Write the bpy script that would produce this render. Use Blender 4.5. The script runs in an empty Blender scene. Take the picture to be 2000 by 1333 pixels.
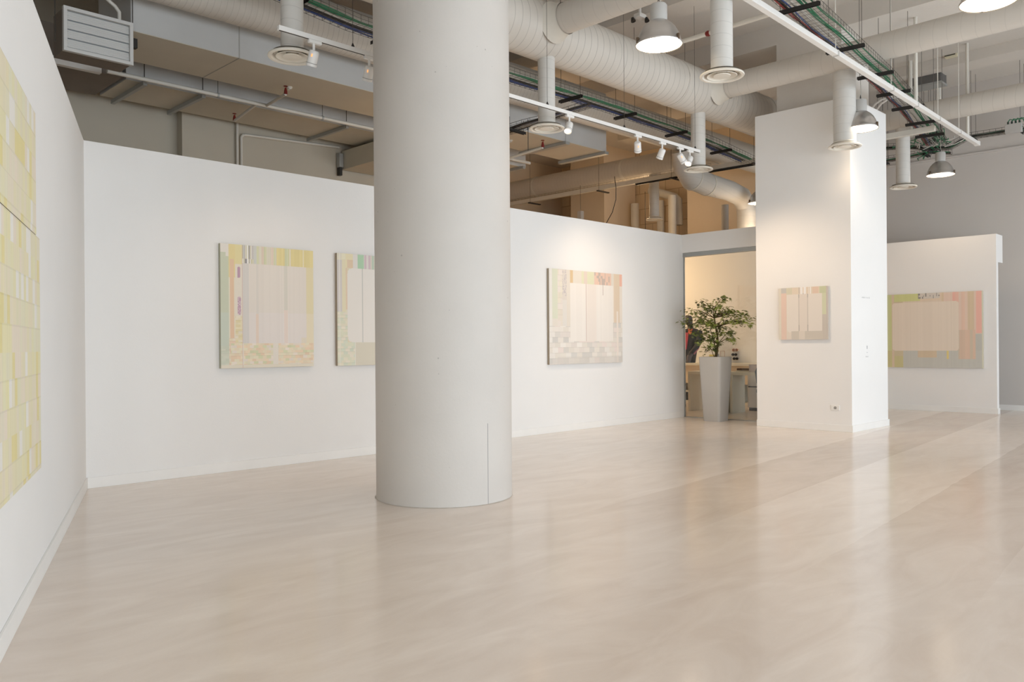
import bpy, math, random
from mathutils import Vector as V
random.seed(7)
SC = bpy.context.scene
COL = SC.collection
PI = math.pi
# ------------------------------------------------------------------ camera
F = 1608.0; CX = 1000.0; CY = 674.0; RHO = 0.0075
S2 = math.sqrt(.5)
EYE = V((0, 0, 1.3))
FW = V((S2, S2, 0)); R0 = V((S2, -S2, 0)); U0 = V((0, 0, 1))
RT = R0*math.cos(RHO) - U0*math.sin(RHO)
UP = U0*math.cos(RHO) + R0*math.sin(RHO)
def ray(px, py): return FW + RT*((px-CX)/F) + UP*((CY-py)/F)
def on_z(px, py, z): d = ray(px, py); return EYE + d*((z-EYE.z)/d.z)
def on_u(px, py, u): d = ray(px, py); return EYE + d*(u/d.x)
def on_v(px, py, v): d = ray(px, py); return EYE + d*(v/d.y)
def on_plane(px, py, p, n): d = ray(px, py); return EYE + d*((p-EYE).dot(n)/d.dot(n))
cam = bpy.data.cameras.new('camera'); co = bpy.data.objects.new('camera', cam); COL.objects.link(co)
cam.sensor_width = 36; cam.lens = F/2000*36; cam.shift_y = (CY-666.5)/2000; cam.clip_end = 200; cam.clip_start = .05
from mathutils import Matrix
m3 = Matrix((RT, UP, -FW)).transposed()
co.matrix_world = Matrix.Translation(EYE) @ m3.to_4x4()
SC.camera = co
# ------------------------------------------------------------------ materials
def lin(c):
    c = c/255.0
    return c/12.92 if c <= .04045 else ((c+.055)/1.055)**2.4
def rgb(t): return (lin(t[0]), lin(t[1]), lin(t[2]), 1)
MATS = {}
def mat(name, c, rough=.6, metal=0, vary=0, scale=4, bump=0, bscale=60, spec=.5):
    if name in MATS: return MATS[name]
    m = bpy.data.materials.new(name); m.use_nodes = True
    n = m.node_tree.nodes; l = m.node_tree.links
    b = n['Principled BSDF']
    b.inputs['Base Color'].default_value = rgb(c); b.inputs['Roughness'].default_value = rough
    b.inputs['Metallic'].default_value = metal; b.inputs['Specular IOR Level'].default_value = spec
    g = n.new('ShaderNodeNewGeometry')
    if vary:
        t = n.new('ShaderNodeTexNoise'); t.inputs['Scale'].default_value = scale; t.inputs['Detail'].default_value = 5
        l.new(g.outputs['Position'], t.inputs['Vector'])
        r = n.new('ShaderNodeMapRange'); r.inputs['From Min'].default_value = .3; r.inputs['From Max'].default_value = .7
        r.inputs['To Min'].default_value = 1-vary; r.inputs['To Max'].default_value = 1+vary*.5
        l.new(t.outputs['Fac'], r.inputs['Value'])
        x = n.new('ShaderNodeVectorMath'); x.operation = 'SCALE'
        x.inputs[0].default_value = rgb(c)[:3]; l.new(r.outputs['Result'], x.inputs['Scale'])
        l.new(x.outputs['Vector'], b.inputs['Base Color'])
    if bump:
        t = n.new('ShaderNodeTexNoise'); t.inputs['Scale'].default_value = bscale
        l.new(g.outputs['Position'], t.inputs['Vector'])
        bp = n.new('ShaderNodeBump'); bp.inputs['Strength'].default_value = bump; bp.inputs['Distance'].default_value = .01
        l.new(t.outputs['Fac'], bp.inputs['Height']); l.new(bp.outputs['Normal'], b.inputs['Normal'])
    MATS[name] = m
    return m
def emit(name, c, s):
    m = bpy.data.materials.new(name); m.use_nodes = True
    b = m.node_tree.nodes['Principled BSDF']
    b.inputs['Base Color'].default_value = rgb(c); b.inputs['Emission Color'].default_value = rgb(c); b.inputs['Emission Strength'].default_value = s
    MATS[name] = m; return m
def nmath(nt, op, a, b=None):
    n = nt.nodes.new('ShaderNodeMath'); n.operation = op
    for i, x in enumerate((a, b)):
        if x is None: continue
        if isinstance(x, (int, float)): n.inputs[i].default_value = x
        else: nt.links.new(x, n.inputs[i])
    return n.outputs[0]
def duct_mat(name, axis, pitch, c=(206, 200, 191), dark=.3, width=.06):
    m = mat(name, c, .5, vary=.05, scale=1.5); nt = m.node_tree; b = nt.nodes['Principled BSDF']
    g = nt.nodes.new('ShaderNodeNewGeometry'); s = nt.nodes.new('ShaderNodeSeparateXYZ'); nt.links.new(g.outputs['Position'], s.inputs[0])
    o = s.outputs[axis]; o2 = s.outputs[(axis+1) % 3 if axis == 2 else 2]
    w = nt.nodes.new('ShaderNodeTexNoise'); w.inputs['Scale'].default_value = .9; nt.links.new(g.outputs['Position'], w.inputs['Vector'])
    a = nmath(nt, 'ADD', o, nmath(nt, 'MULTIPLY', o2, .12))
    f = nmath(nt, 'FRACT', nmath(nt, 'DIVIDE', a, pitch))
    hit = nmath(nt, 'LESS_THAN', f, width)
    k = nmath(nt, 'SUBTRACT', 1.0, nmath(nt, 'MULTIPLY', hit, nmath(nt, 'MULTIPLY', w.outputs['Fac'], 1-dark)))
    src = b.inputs['Base Color'].links[0].from_socket
    x = nt.nodes.new('ShaderNodeVectorMath'); x.operation = 'SCALE'
    nt.links.new(src, x.inputs[0]); nt.links.new(k, x.inputs['Scale']); nt.links.new(x.outputs[0], b.inputs['Base Color'])
    bp = nt.nodes.new('ShaderNodeBump'); bp.inputs['Strength'].default_value = .5; bp.inputs['Distance'].default_value = .004
    tri = nmath(nt, 'ABSOLUTE', nmath(nt, 'SUBTRACT', f, .5)); nt.links.new(tri, bp.inputs['Height']); nt.links.new(bp.outputs['Normal'], b.inputs['Normal'])
    return m
WALL = mat('wall_paint', (238, 236, 233), .75, vary=.025, scale=.8, bump=.08, bscale=90)
SKIRT = mat('skirting_paint', (240, 238, 234), .45, vary=.02)
CEIL = mat('ceiling_paint', (216, 210, 202), .85, vary=.06, scale=.7, bump=.2, bscale=30)
GREYW = mat('grey_wall_paint', (208, 203, 198), .8, vary=.04, scale=.6)
CREAM = mat('cream_wall_paint', (226, 208, 182), .8, vary=.04, scale=.9)
BLOCK = mat('painted_block', (224, 206, 180), .85, vary=.05)
BOXD = mat('duct_board', (200, 200, 198), .6, vary=.05, scale=2)
BOXU = mat('duct_board_cream', (206, 200, 184), .7, vary=.05, scale=2)
PANEL = mat('dark_panel', (128, 118, 108), .7, vary=.08, scale=3)
LOUV = mat('louvre_grey', (212, 211, 208), .45)
WHITE = mat('white_enamel', (236, 234, 230), .35)
WHITEP = mat('white_pipe', (220, 216, 206), .5, vary=.04)
DISC = mat('diffuser_enamel', (228, 222, 210), .45)
STEEL = mat('black_steel', (62, 60, 58), .5, .6)
WIRE = mat('zinc_wire', (96, 92, 86), .45, .6)
CHROME = mat('brushed_aluminium', (206, 204, 202), .3, .9)
LAMPH = mat('lamp_grey', (190, 188, 184), .5)
RED = mat('sprinkler_red', (122, 30, 24), .5)
GREEN = mat('cable_green', (38, 116, 78), .5)
BLUE = mat('cable_blue', (58, 78, 132), .5)
BLACK = mat('cable_black', (34, 34, 34), .5)
REDC = mat('cable_red', (150, 52, 46), .5)
GREYC = mat('cable_grey', (188, 184, 176), .5)
POT = mat('grey_plastic', (176, 173, 168), .45, vary=.02)
SOIL = mat('soil', (70, 52, 38), .95, vary=.3, scale=40)
BARK = mat('bark', (86, 72, 40), .85, vary=.25, scale=60)
DESK = mat('desk_laminate', (226, 222, 210), .35)
CAB = mat('cabinet_white', (220, 220, 222), .4)
DARK = mat('dark_seam', (40, 36, 34), .7)
COLD = emit('lamp_lens', (255, 236, 208), 14)
SPOTL = emit('spot_lens', (255, 224, 190), 6)
SPOTW = emit('spot_glow', (255, 176, 110), 1.6)
DU = duct_mat('spiral_duct_long', 0, .125)
DV = duct_mat('spiral_duct_cross', 1, .16, dark=.75, width=.04)
DZ = duct_mat('spiral_duct_drop', 2, .12, c=(214, 211, 205), dark=.7, width=.04)
DU2 = duct_mat('spiral_duct_fine', 0, .07, c=(208, 204, 196), dark=.6, width=.08)
# glass
gm = bpy.data.materials.new('clear_glass'); gm.use_nodes = True; MATS['glass'] = gm
nt = gm.node_tree; nt.nodes.remove(nt.nodes['Principled BSDF'])
tr = nt.nodes.new('ShaderNodeBsdfTransparent'); tr.inputs[0].default_value = (.95, .97, .96, 1)
gl = nt.nodes.new('ShaderNodeBsdfGlossy'); gl.inputs['Roughness'].default_value = .02
fr = nt.nodes.new('ShaderNodeFresnel'); fr.inputs[0].default_value = 1.45
mx = nt.nodes.new('ShaderNodeMixShader'); nt.links.new(fr.outputs[0], mx.inputs[0]); nt.links.new(tr.outputs[0], mx.inputs[1]); nt.links.new(gl.outputs[0], mx.inputs[2])
nt.links.new(mx.outputs[0], nt.nodes['Material Output'].inputs[0])
GLASS = gm
# concrete column
CONC = mat('cast_concrete', (204, 198, 191), .7, vary=.05, scale=1.3, bump=.1, bscale=40)
nt = CONC.node_tree; b = nt.nodes['Principled BSDF']
g = nt.nodes.new('ShaderNodeNewGeometry'); vo = nt.nodes.new('ShaderNodeTexVoronoi'); vo.inputs['Scale'].default_value = 13
nt.links.new(g.outputs['Position'], vo.inputs['Vector'])
sp = nt.nodes.new('ShaderNodeSeparateColor'); nt.links.new(vo.outputs['Color'], sp.inputs[0])
thr = nmath(nt, 'MULTIPLY', nmath(nt, 'POWER', sp.outputs[0], 4.0), .1)
pit = nmath(nt, 'LESS_THAN', vo.outputs['Distance'], thr)
src = b.inputs['Base Color'].links[0].from_socket
x = nt.nodes.new('ShaderNodeVectorMath'); x.operation = 'SCALE'; nt.links.new(src, x.inputs[0])
nt.links.new(nmath(nt, 'SUBTRACT', 1.0, nmath(nt, 'MULTIPLY', pit, .3)), x.inputs['Scale']); nt.links.new(x.outputs[0], b.inputs['Base Color'])
# polished concrete floor, poured in lanes
FLOOR = mat('polished_concrete', (206, 196, 186), .3)
nt = FLOOR.node_tree; b = nt.nodes['Principled BSDF']
g = nt.nodes.new('ShaderNodeNewGeometry'); s = nt.nodes.new('ShaderNodeSeparateXYZ'); nt.links.new(g.outputs['Position'], s.inputs[0])
mp = nt.nodes.new('ShaderNodeMapping'); mp.inputs['Rotation'].default_value = (0, 0, .75); mp.inputs['Scale'].default_value = (.55, 1.7, 1)
nt.links.new(g.outputs['Position'], mp.inputs[0])
n1 = nt.nodes.new('ShaderNodeTexNoise'); n1.inputs['Scale'].default_value = 2.0; n1.inputs['Detail'].default_value = 9; n1.inputs['Roughness'].default_value = .62; n1.inputs['Distortion'].default_value = 1.2
nt.links.new(mp.outputs[0], n1.inputs['Vector'])
n2 = nt.nodes.new('ShaderNodeTexNoise'); n2.inputs['Scale'].default_value = .5; n2.inputs['Detail'].default_value = 3
nt.links.new(g.outputs['Position'], n2.inputs['Vector'])
n3 = nt.nodes.new('ShaderNodeTexNoise'); n3.inputs['Scale'].default_value = 90; n3.inputs['Detail'].default_value = 2
nt.links.new(g.outputs['Position'], n3.inputs['Vector'])
vs = nmath(nt, 'SUBTRACT', s.outputs[1], nmath(nt, 'MULTIPLY', nmath(nt, 'SUBTRACT', s.outputs[0], 5.0), .088))
vs = nmath(nt, 'ADD', vs, nmath(nt, 'MULTIPLY', nmath(nt, 'SUBTRACT', n1.outputs['Fac'], .5), .05))
lane = nmath(nt, 'ADD', nmath(nt, 'ADD', nmath(nt, 'GREATER_THAN', vs, 4.12), nmath(nt, 'LESS_THAN', vs, 1.31)),
             nmath(nt, 'SUBTRACT', nmath(nt, 'GREATER_THAN', vs, 2.19), nmath(nt, 'GREATER_THAN', vs, 3.17)))
fade = nt.nodes.new('ShaderNodeMapRange'); fade.interpolation_type = 'SMOOTHSTEP'; fade.inputs['From Min'].default_value = 3.6; fade.inputs['From Max'].default_value = 8
nt.links.new(s.outputs[0], fade.inputs['Value'])
lane = nmath(nt, 'MULTIPLY', nmath(nt, 'SUBTRACT', lane, .55), fade.outputs[0])
val = nmath(nt, 'ADD', nmath(nt, 'MULTIPLY', lane, .24), nmath(nt, 'MULTIPLY', nmath(nt, 'SUBTRACT', n1.outputs['Fac'], .5), .6))
val = nmath(nt, 'ADD', val, nmath(nt, 'MULTIPLY', nmath(nt, 'SUBTRACT', n2.outputs['Fac'], .5), .22))
val = nmath(nt, 'ADD', val, nmath(nt, 'MULTIPLY', nmath(nt, 'SUBTRACT', n3.outputs['Fac'], .5), .05))
cr = nt.nodes.new('ShaderNodeValToRGB'); cr.color_ramp.elements[0].position = .25; cr.color_ramp.elements[1].position = .75
cr.color_ramp.elements[0].color = rgb((203, 184, 168)); cr.color_ramp.elements[1].color = rgb((236, 224, 212))
nt.links.new(nmath(nt, 'ADD', val, .5), cr.inputs[0]); nt.links.new(cr.outputs[0], b.inputs['Base Color'])
nt.links.new(nmath(nt, 'SUBTRACT', .42, nmath(nt, 'MULTIPLY', lane, .06)), b.inputs['Roughness'])
b.inputs['Specular IOR Level'].default_value = .4; b.inputs['Coat Weight'].default_value = .8; b.inputs['Coat Roughness'].default_value = .15; b.inputs['Coat IOR'].default_value = 1.45
# block wall lines
nt = BLOCK.node_tree; b = nt.nodes['Principled BSDF']; bt = nt.nodes.new('ShaderNodeTexBrick')
bt.inputs['Scale'].default_value = 1; bt.inputs['Brick Width'].default_value = .8; bt.inputs['Row Height'].default_value = .4; bt.inputs['Mortar Size'].default_value = .012
bt.inputs['Color1'].default_value = rgb((226, 208, 180)); bt.inputs['Color2'].default_value = rgb((220, 200, 172)); bt.inputs['Mortar'].default_value = rgb((196, 174, 144))
g = nt.nodes.new('ShaderNodeNewGeometry'); s = nt.nodes.new('ShaderNodeSeparateXYZ'); cb = nt.nodes.new('ShaderNodeCombineXYZ')
nt.links.new(g.outputs['Position'], s.inputs[0]); nt.links.new(s.outputs[1], cb.inputs[0]); nt.links.new(s.outputs[2], cb.inputs[1])
nt.links.new(cb.outputs[0], bt.inputs['Vector']); nt.links.new(bt.outputs['Color'], b.inputs['Base Color'])
# leaves
LEAF = mat('maple_leaf', (84, 104, 40), .55)
nt = LEAF.node_tree; b = nt.nodes['Principled BSDF']; g = nt.nodes.new('ShaderNodeNewGeometry'); n1 = nt.nodes.new('ShaderNodeTexNoise')
n1.inputs['Scale'].default_value = 9; nt.links.new(g.outputs['Position'], n1.inputs['Vector'])
cr = nt.nodes.new('ShaderNodeValToRGB'); cr.color_ramp.elements[0].position = .38; cr.color_ramp.elements[1].position = .68
cr.color_ramp.elements[0].color = rgb((60, 70, 28)); cr.color_ramp.elements[1].color = rgb((150, 164, 74))
nt.links.new(n1.outputs['Fac'], cr.inputs[0]); nt.links.new(cr.outputs[0], b.inputs['Base Color'])
PAINT = bpy.data.materials.new('painted_canvas'); PAINT.use_nodes = True
nt = PAINT.node_tree; at = nt.nodes.new('ShaderNodeAttribute'); at.attribute_name = 'Col'
nt.links.new(at.outputs['Color'], nt.nodes['Principled BSDF'].inputs['Base Color']); nt.nodes['Principled BSDF'].inputs['Roughness'].default_value = .6
# ------------------------------------------------------------------ mesh builder
class MB:
    def __init__(s): s.v = []; s.f = []; s.m = []; s.mi = 0
    def face(s, idx): s.f.append(tuple(idx)); s.m.append(s.mi)
    def add(s, vs): k = len(s.v); s.v += [V(p) for p in vs]; return k
    def box(s, x0, x1, y0, y1, z0, z1):
        k = s.add([(x0,y0,z0),(x1,y0,z0),(x1,y1,z0),(x0,y1,z0),(x0,y0,z1),(x1,y0,z1),(x1,y1,z1),(x0,y1,z1)])
        for q in ((0,3,2,1),(4,5,6,7),(0,1,5,4),(1,2,6,5),(2,3,7,6),(3,0,4,7)): s.face([k+i for i in q])
        return s
    def obox(s, c, ax, ay, az):
        c = V(c); ax = V(ax); ay = V(ay); az = V(az)
        k = s.add([c-ax-ay-az, c+ax-ay-az, c+ax+ay-az, c-ax+ay-az, c-ax-ay+az, c+ax-ay+az, c+ax+ay+az, c-ax+ay+az])
        for q in ((0,3,2,1),(4,5,6,7),(0,1,5,4),(1,2,6,5),(2,3,7,6),(3,0,4,7)): s.face([k+i for i in q])
        return s
    def bar(s, p, q, w, h):
        p = V(p); q = V(q); d = (q-p); L = d.length; d.normalize()
        side = d.cross(V((0,0,1)));
        if side.length < .01: side = V((1,0,0))
        side.normalize(); up = side.cross(d)
        return s.obox((p+q)/2, d*L/2, side*w/2, up*h/2)
    def tube(s, pts, r, n=12, cap=True, closed=False):
        pts = [V(p) for p in pts]; N = len(pts); k0 = len(s.v); prev = None
        rs = r if isinstance(r, (list, tuple)) else [r]*N
        for i, p in enumerate(pts):
            a = pts[i]-pts[i-1] if i else pts[1]-pts[0]
            b = pts[i+1]-pts[i] if i < N-1 else pts[i]-pts[i-1]
            t = (a.normalized()+b.normalized()); t = t.normalized() if t.length > 1e-6 else a.normalized()
            if prev is None:
                ref = V((0,0,1)) if abs(t.z) < .9 else V((1,0,0)); x = t.cross(ref).normalized()
            else:
                x = prev - t*prev.dot(t); x = x.normalized() if x.length > 1e-6 else t.orthogonal().normalized()
            y = t.cross(x); prev = x
            c = max(.35, math.sqrt(max(0, (1+a.normalized().dot(b.normalized()))/2)))
            for j in range(n):
                an = 2*PI*j/n
                s.v.append(p + (x*math.cos(an)+y*math.sin(an))*rs[i])
        for i in range(N-1):
            for j in range(n):
                a = k0+i*n+j; b = k0+i*n+(j+1) % n
                s.face((a, b, b+n, a+n))
        if cap:
            s.face([k0+j for j in range(n)][::-1]); s.face([k0+(N-1)*n+j for j in range(n)])
        return s
    def lathe(s, prof, c, n=32, axis=None, cap0=False, cap1=False):
        c = V(c); az = V(axis).normalized() if axis else V((0,0,1)); ax = az.orthogonal().normalized() if axis else V((1,0,0)); ay = az.cross(ax)
        k = len(s.v); M = len(prof)
        for (r, z) in prof:
            for j in range(n):
                a = 2*PI*j/n; s.v.append(c + (ax*math.cos(a)+ay*math.sin(a))*r + az*z)
        for i in range(M-1):
            for j in range(n):
                a = k+i*n+j; b = k+i*n+(j+1) % n; s.face((a, b, b+n, a+n))
        if cap0: s.face([k+j for j in range(n)][::-1])
        if cap1: s.face([k+(M-1)*n+j for j in range(n)])
        return s
    def ell(s, rings, n=20, cap=True):     # rings of (centre, rx vector, ry vector)
        k = len(s.v)
        for (c, a, b) in rings:
            for j in range(n):
                t = 2*PI*j/n; s.v.append(V(c)+V(a)*math.cos(t)+V(b)*math.sin(t))
        for i in range(len(rings)-1):
            for j in range(n):
                a = k+i*n+j; b = k+i*n+(j+1) % n; s.face((a, b, b+n, a+n))
        if cap: s.face([k+j for j in range(n)][::-1]); s.face([k+(len(rings)-1)*n+j for j in range(n)])
        return s
    def prism(s, poly, a, b):              # poly of points, extruded from offset a to b
        n = len(poly); k = s.add([V(p)+V(a) for p in poly]+[V(p)+V(b) for p in poly])
        s.face([k+i for i in range(n)][::-1]); s.face([k+n+i for i in range(n)])
        for i in range(n): j = (i+1) % n; s.face((k+i, k+j, k+n+j, k+n+i))
        return s
    def build(s, name, mats, parent=None, bevel=0, smooth=True):
        off = parent.location if parent else V((0,0,0))
        if parent and parent.parent: off = off + parent.parent.location
        me = bpy.data.meshes.new(name)
        me.from_pydata([tuple(p-off) for p in s.v], [], s.f)
        ms = mats if isinstance(mats, (list, tuple)) else [mats]
        for m in ms: me.materials.append(m)
        me.polygons.foreach_set('material_index', s.m)
        me.update()
        if smooth:
            me.polygons.foreach_set('use_smooth', [True]*len(s.f)); me.set_sharp_from_angle(angle=math.radians(38))
        o = bpy.data.objects.new(name, me); COL.objects.link(o)
        if parent: o.parent = parent
        if bevel:
            md = o.modifiers.new('bevel', 'BEVEL'); md.width = bevel; md.segments = 2; md.limit_method = 'ANGLE'
        return o
def tag(o, label, cat, group=None):
    o['label'] = label; o['category'] = cat
    if group: o['group'] = group
    return o
def thing(name, label, cat, loc, group=None):
    o = bpy.data.objects.new(name, None); o.empty_display_size = .1; COL.objects.link(o); o.location = V(loc)
    return tag(o, label, cat, group)
def struct(name, mb, m, bevel=0):
    o = mb.build(name, m, bevel=bevel); o['kind'] = 'structure'; return o
def B(*a): return MB().box(*a)
# ------------------------------------------------------------------ the room
H = 3.22; VW = 8.16; UG = 12.42
struct('floor', B(-6, 17.75, -4.2, 15.7, -.1, 0), FLOOR)
struct('ceiling', B(-6, 17.75, -4.2, 15.7, 6.3, 6.45), CEIL)
c0 = on_v(166.5, 700, VW); cu = c0.x
LD = V((-.371, -.929, 0)).normalized(); LN = V((.929, -.371, 0)).normalized()
LP = V((cu, VW, 0))
def lw(a, n, z): return LP + LD*a + LN*n + V((0, 0, z))
# long wall and left wall: free-standing partitions 3.22 m high
struct('wall_back', B(cu-.15, UG+.05, VW, VW+.15, 0, H), WALL)
mb = MB(); mb.obox(lw(6.5, -.075, H/2), LD*6.5, LN*.075, V((0,0,H/2))); struct('wall_left', mb, WALL)
struct('baseboard_back', B(cu, UG, VW-.014, VW-.0005, 0, .1), SKIRT, .002)
mb = MB(); mb.obox(lw(6.4, .0075, .05), LD*6.4, LN*.007, V((0,0,.05))); struct('baseboard_left', mb, SKIRT, .002)
# header above the glass
struct('wall_header', B(UG, UG+.15, 6.42, VW, 2.9, H), WALL)
# outer shell
struct('wall_east', B(17.55, 17.75, -4.2, 9.6, 0, 6.3), GREYW)
struct('wall_block', B(17.55, 17.75, 9.6, 15.7, 0, 6.3), BLOCK)
struct('wall_west', B(-6, -5.8, -4.2, 15.7, 0, 6.3), GREYW)
struct('wall_north', B(9.2, 17.55, 15.5, 15.7, 0, 6.3), CREAM)
struct('wall_rear', MB().box(-5.8, 5.2, 12.27, 12.47, 0, 6.3).box(5.2, 9.2, 12.1, 12.47, 0, 6.3).box(9.0, 9.2, 12.47, 15.7, 0, 6.3), mat('rear_wall_paint', (196, 188, 172), .85, vary=.05, scale=.7))
struct('trim_1', B(17.49, 17.549, -4, 6.5, 4.9, 4.93), GREYW)
struct('baseboard_east', B(17.53, 17.549, -4, 9, 0, .1), SKIRT)
# far partition with the wide painting, header return to the east wall
struct('wall_far', MB().box(16.5, 16.62, 4.27, 15.4, 0, H).box(16.62, 16.9, 4.27, 4.3, 2.72, H), WALL)
struct('baseboard_far', MB().box(16.484, 16.4995, 4.254, 15.4, 0, .1).box(16.5, 16.62, 4.254, 4.2695, 0, .1), SKIRT)
struct('ceiling_office', MB().box(UG+.15, 14.0, 6.42, 15.4, 3.12, 3.2).box(13.95, 16.62, 6.42, 15.4, 3.36, 3.44).box(16.5, 16.62, 6.42, 15.4, H+.0005, 3.36), WALL)
struct('wall_inner', B(17.0, 17.2, 8.9, 11.0, 0, 6.3), CREAM)
# square clad pillar with concrete core
struct('wall_pillar', B(11.85, 13.2, 4.93, 6.42, 0, 4.85), WALL)
struct('baseboard_pillar', MB().box(11.834, 11.8495, 4.914, 6.42, 0, .1).box(11.85, 13.2, 4.914, 4.9295, 0, .1).box(13.2005, 13.216, 4.914, 6.42, 0, .1), SKIRT, .002)
struct('pillar_core', B(12.1, 13.1, 5.15, 6.18, 4.85, 5.98), CEIL)
struct('beam', B(12.1, 13.1, -4, 12, 5.98, 6.3), CEIL)
# round concrete column
cc = on_z(868.5, 967, 0); cr_ = .587; NC = 96
mb = MB(); mb.lathe([(cr_, 0), (cr_, 6.3)], cc, NC)
for i, vtx in enumerate(mb.v): pass
jn = ray(953, 900); jn.z = 0; jn.normalize()
d0 = V((cc.x, cc.y, 0)); t_ = jn.dot(d0) - math.sqrt(max(0, jn.dot(d0)**2 - d0.dot(d0) + cr_**2)); jp = jn*t_; nrm = (jp-d0).normalized(); tn = V((-nrm.y, nrm.x, 0))
mb.mi = 1; mb.obox(jp+V((0,0,.33)), nrm*.001, tn*.0022, V((0,0,.33))); mb.mi = 0
struct('column', mb, [CONC, mat('joint_grey', (150, 148, 146), .8)])
mb = MB(); pts = []
for i in range(120):
    a = 2*PI*i/120; r = cr_ + .004 + random.uniform(-.002, .012)
    pts.append((r, a))
k = mb.add([d0+V((math.cos(a)*r, math.sin(a)*r, .001)) for r, a in pts] + [d0+V((math.cos(a)*(cr_-.01), math.sin(a)*(cr_-.01), .006)) for r, a in pts])
for i in range(120): j = (i+1) % 120; mb.face((k+i, k+j, k+120+j, k+120+i))
struct('trim_2', mb, mat('floor_grout', (196, 188, 178), .8))
# window wall on the street side
WZ0, WZ1 = .3, 3.25
mb = MB(); mb.box(-6, 17.75, -4.2, -4, 0, WZ0).box(-6, 17.75, -4.2, -4, WZ1, 6.3)
BAY = [(-5.2+i*2.55, -5.2+i*2.55+2.2) for i in range(9)]
xs = -6
for a, b_ in BAY:
    mb.box(xs, a, -4.2, -4, WZ0, WZ1); xs = b_
mb.box(xs, 17.75, -4.2, -4, WZ0, WZ1)
struct('wall_street', mb, GREYW)
for i, (a, b_) in enumerate(BAY):
    w = MB().box(a, b_, -4.14, -4.06, WZ0, WZ0+.05).box(a, b_, -4.14, -4.06, WZ1-.05, WZ1).box(a, a+.05, -4.14, -4.06, WZ0, WZ1).box(b_-.05, b_, -4.14, -4.06, WZ0, WZ1).box((a+b_)/2-.02, (a+b_)/2+.02, -4.14, -4.06, WZ0, WZ1).build('window_%d' % (i+2), LOUV)
    w['kind'] = 'structure'
    p = MB().box(a+.05, b_-.05, -4.104, -4.096, WZ0+.05, WZ1-.05).build('window_pane', GLASS, w)
# glass front of the office: rail, jamb, pane, floor channel
gw = MB().box(UG+.03, UG+.12, 6.42, VW, 2.83, 2.9).box(UG+.04, UG+.08, VW-.012, VW, 0, 2.83).box(UG+.04, UG+.08, 6.42, VW, 0, .012).build('window_1', mat('anodised', (168, 170, 168), .35, .6)); gw['kind'] = 'structure'
MB().box(UG+.055, UG+.065, 6.42, VW-.02, .012, 2.84).build('glass_pane', GLASS, gw)
# ------------------------------------------------------------------ round ducts
def duct(name, pts, r, m, label, n=40):
    o = MB().tube(pts, r, n).build(name, m)
    return tag(o, label, 'duct', 'round ventilation ducts')
MV, MZ = 7.0, 5.21
t = thing('ventilation_duct', 'thickest white spiral duct running above the track lights to the pillar', 'duct', (8, MV, MZ), 'round ventilation ducts')
MB().tube([(-4, MV, MZ), (17.0, MV, MZ)], .343, 56).build('pipe', DU, t)
for u in (6.12, 10.4, 11.75, 13.05): MB().tube([(u-.025, MV, MZ), (u+.025, MV, MZ)], .35, 56).build('joint_collar', DU, t)
t2 = thing('ventilation_duct', 'ribbed white duct along the grey box duct, behind the upper left cable tray', 'duct', (8, 8.7, 5.2), 'round ventilation ducts')
MB().tube([(-4, 8.7, 5.2), (17.0, 8.7, 5.2)], .27, 48).build('pipe', DU2, t2)
def branch(u, r, v0, v1, label):
    t = thing('ventilation_duct', label, 'duct', (u, v0, MZ), 'round ventilation ducts')
    MB().tube([(u, v0, MZ), (u, v1, MZ)], r, 40).build('pipe', DV, t)
    MB().lathe([(r+.07, 0), (r+.035, .07), (r+.008, .16), (r+.008, .2)], (u, MV-.31, MZ), 40, axis=(0,-1,0)).build('saddle_collar', WHITEP, t)
branch(7.45, .18, 6.75, -3.9, 'white branch duct crossing the top of the picture above the nearest hanging lamp')
branch(11.2, .175, 6.75, -3.9, 'white branch duct passing over the square pillar to the upper right corner')
branch(14.97, .18, 6.75, -3.9, 'farthest white branch duct, in front of the grey wall at right')
branch(3.9, .18, 6.75, -3.9, 'white branch duct nearest the camera, out of view overhead')
t = thing('ventilation_duct', 'warm lit duct in the open space behind the long wall, crossing above the cream wall', 'duct', (14.85, 9.2, 5.2), 'round ventilation ducts')
MB().tube([(14.85, 8.9, 5.2), (14.85, 15.4, 5.2)], .24, 40).build('pipe', duct_mat('spiral_duct_office', 1, .09, dark=.7), t)
for v in (11.2, 13.9): MB().tube([(14.85, v-.03, 5.2), (14.85, v+.03, 5.2)], .247, 40).build('joint_collar', WHITEP, t)
# bent duct dropping behind the glass front
p = [on_v(1333, 296, 8.6), on_v(1338, 325, 8.6), on_v(1352, 348, 8.6), on_v(1380, 360, 8.6), on_v(1425, 373, 8.6), on_v(1447, 384, 8.6), on_v(1457, 402, 8.6), on_v(1459, 425, 8.6)]
p.append(V((p[-1].x, p[-1].y, 3.441)))
t = thing('ventilation_duct', 'bent white duct stepping down beside the pillar behind the glass front', 'duct', p[-1], 'round ventilation ducts')
MB().tube(p, [.2, .22, .23, .215, .2, .2, .2, .2, .2], 40).build('pipe', DZ, t)
for i, (a, b_) in enumerate(((p[2], p[3]), (p[3], p[4]))):
    dd = (b_-a).normalized(); MB().tube([a-dd*.02, a+dd*.02], .236-.012*i, 40).build('joint_collar', WHITEP, t)
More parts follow.
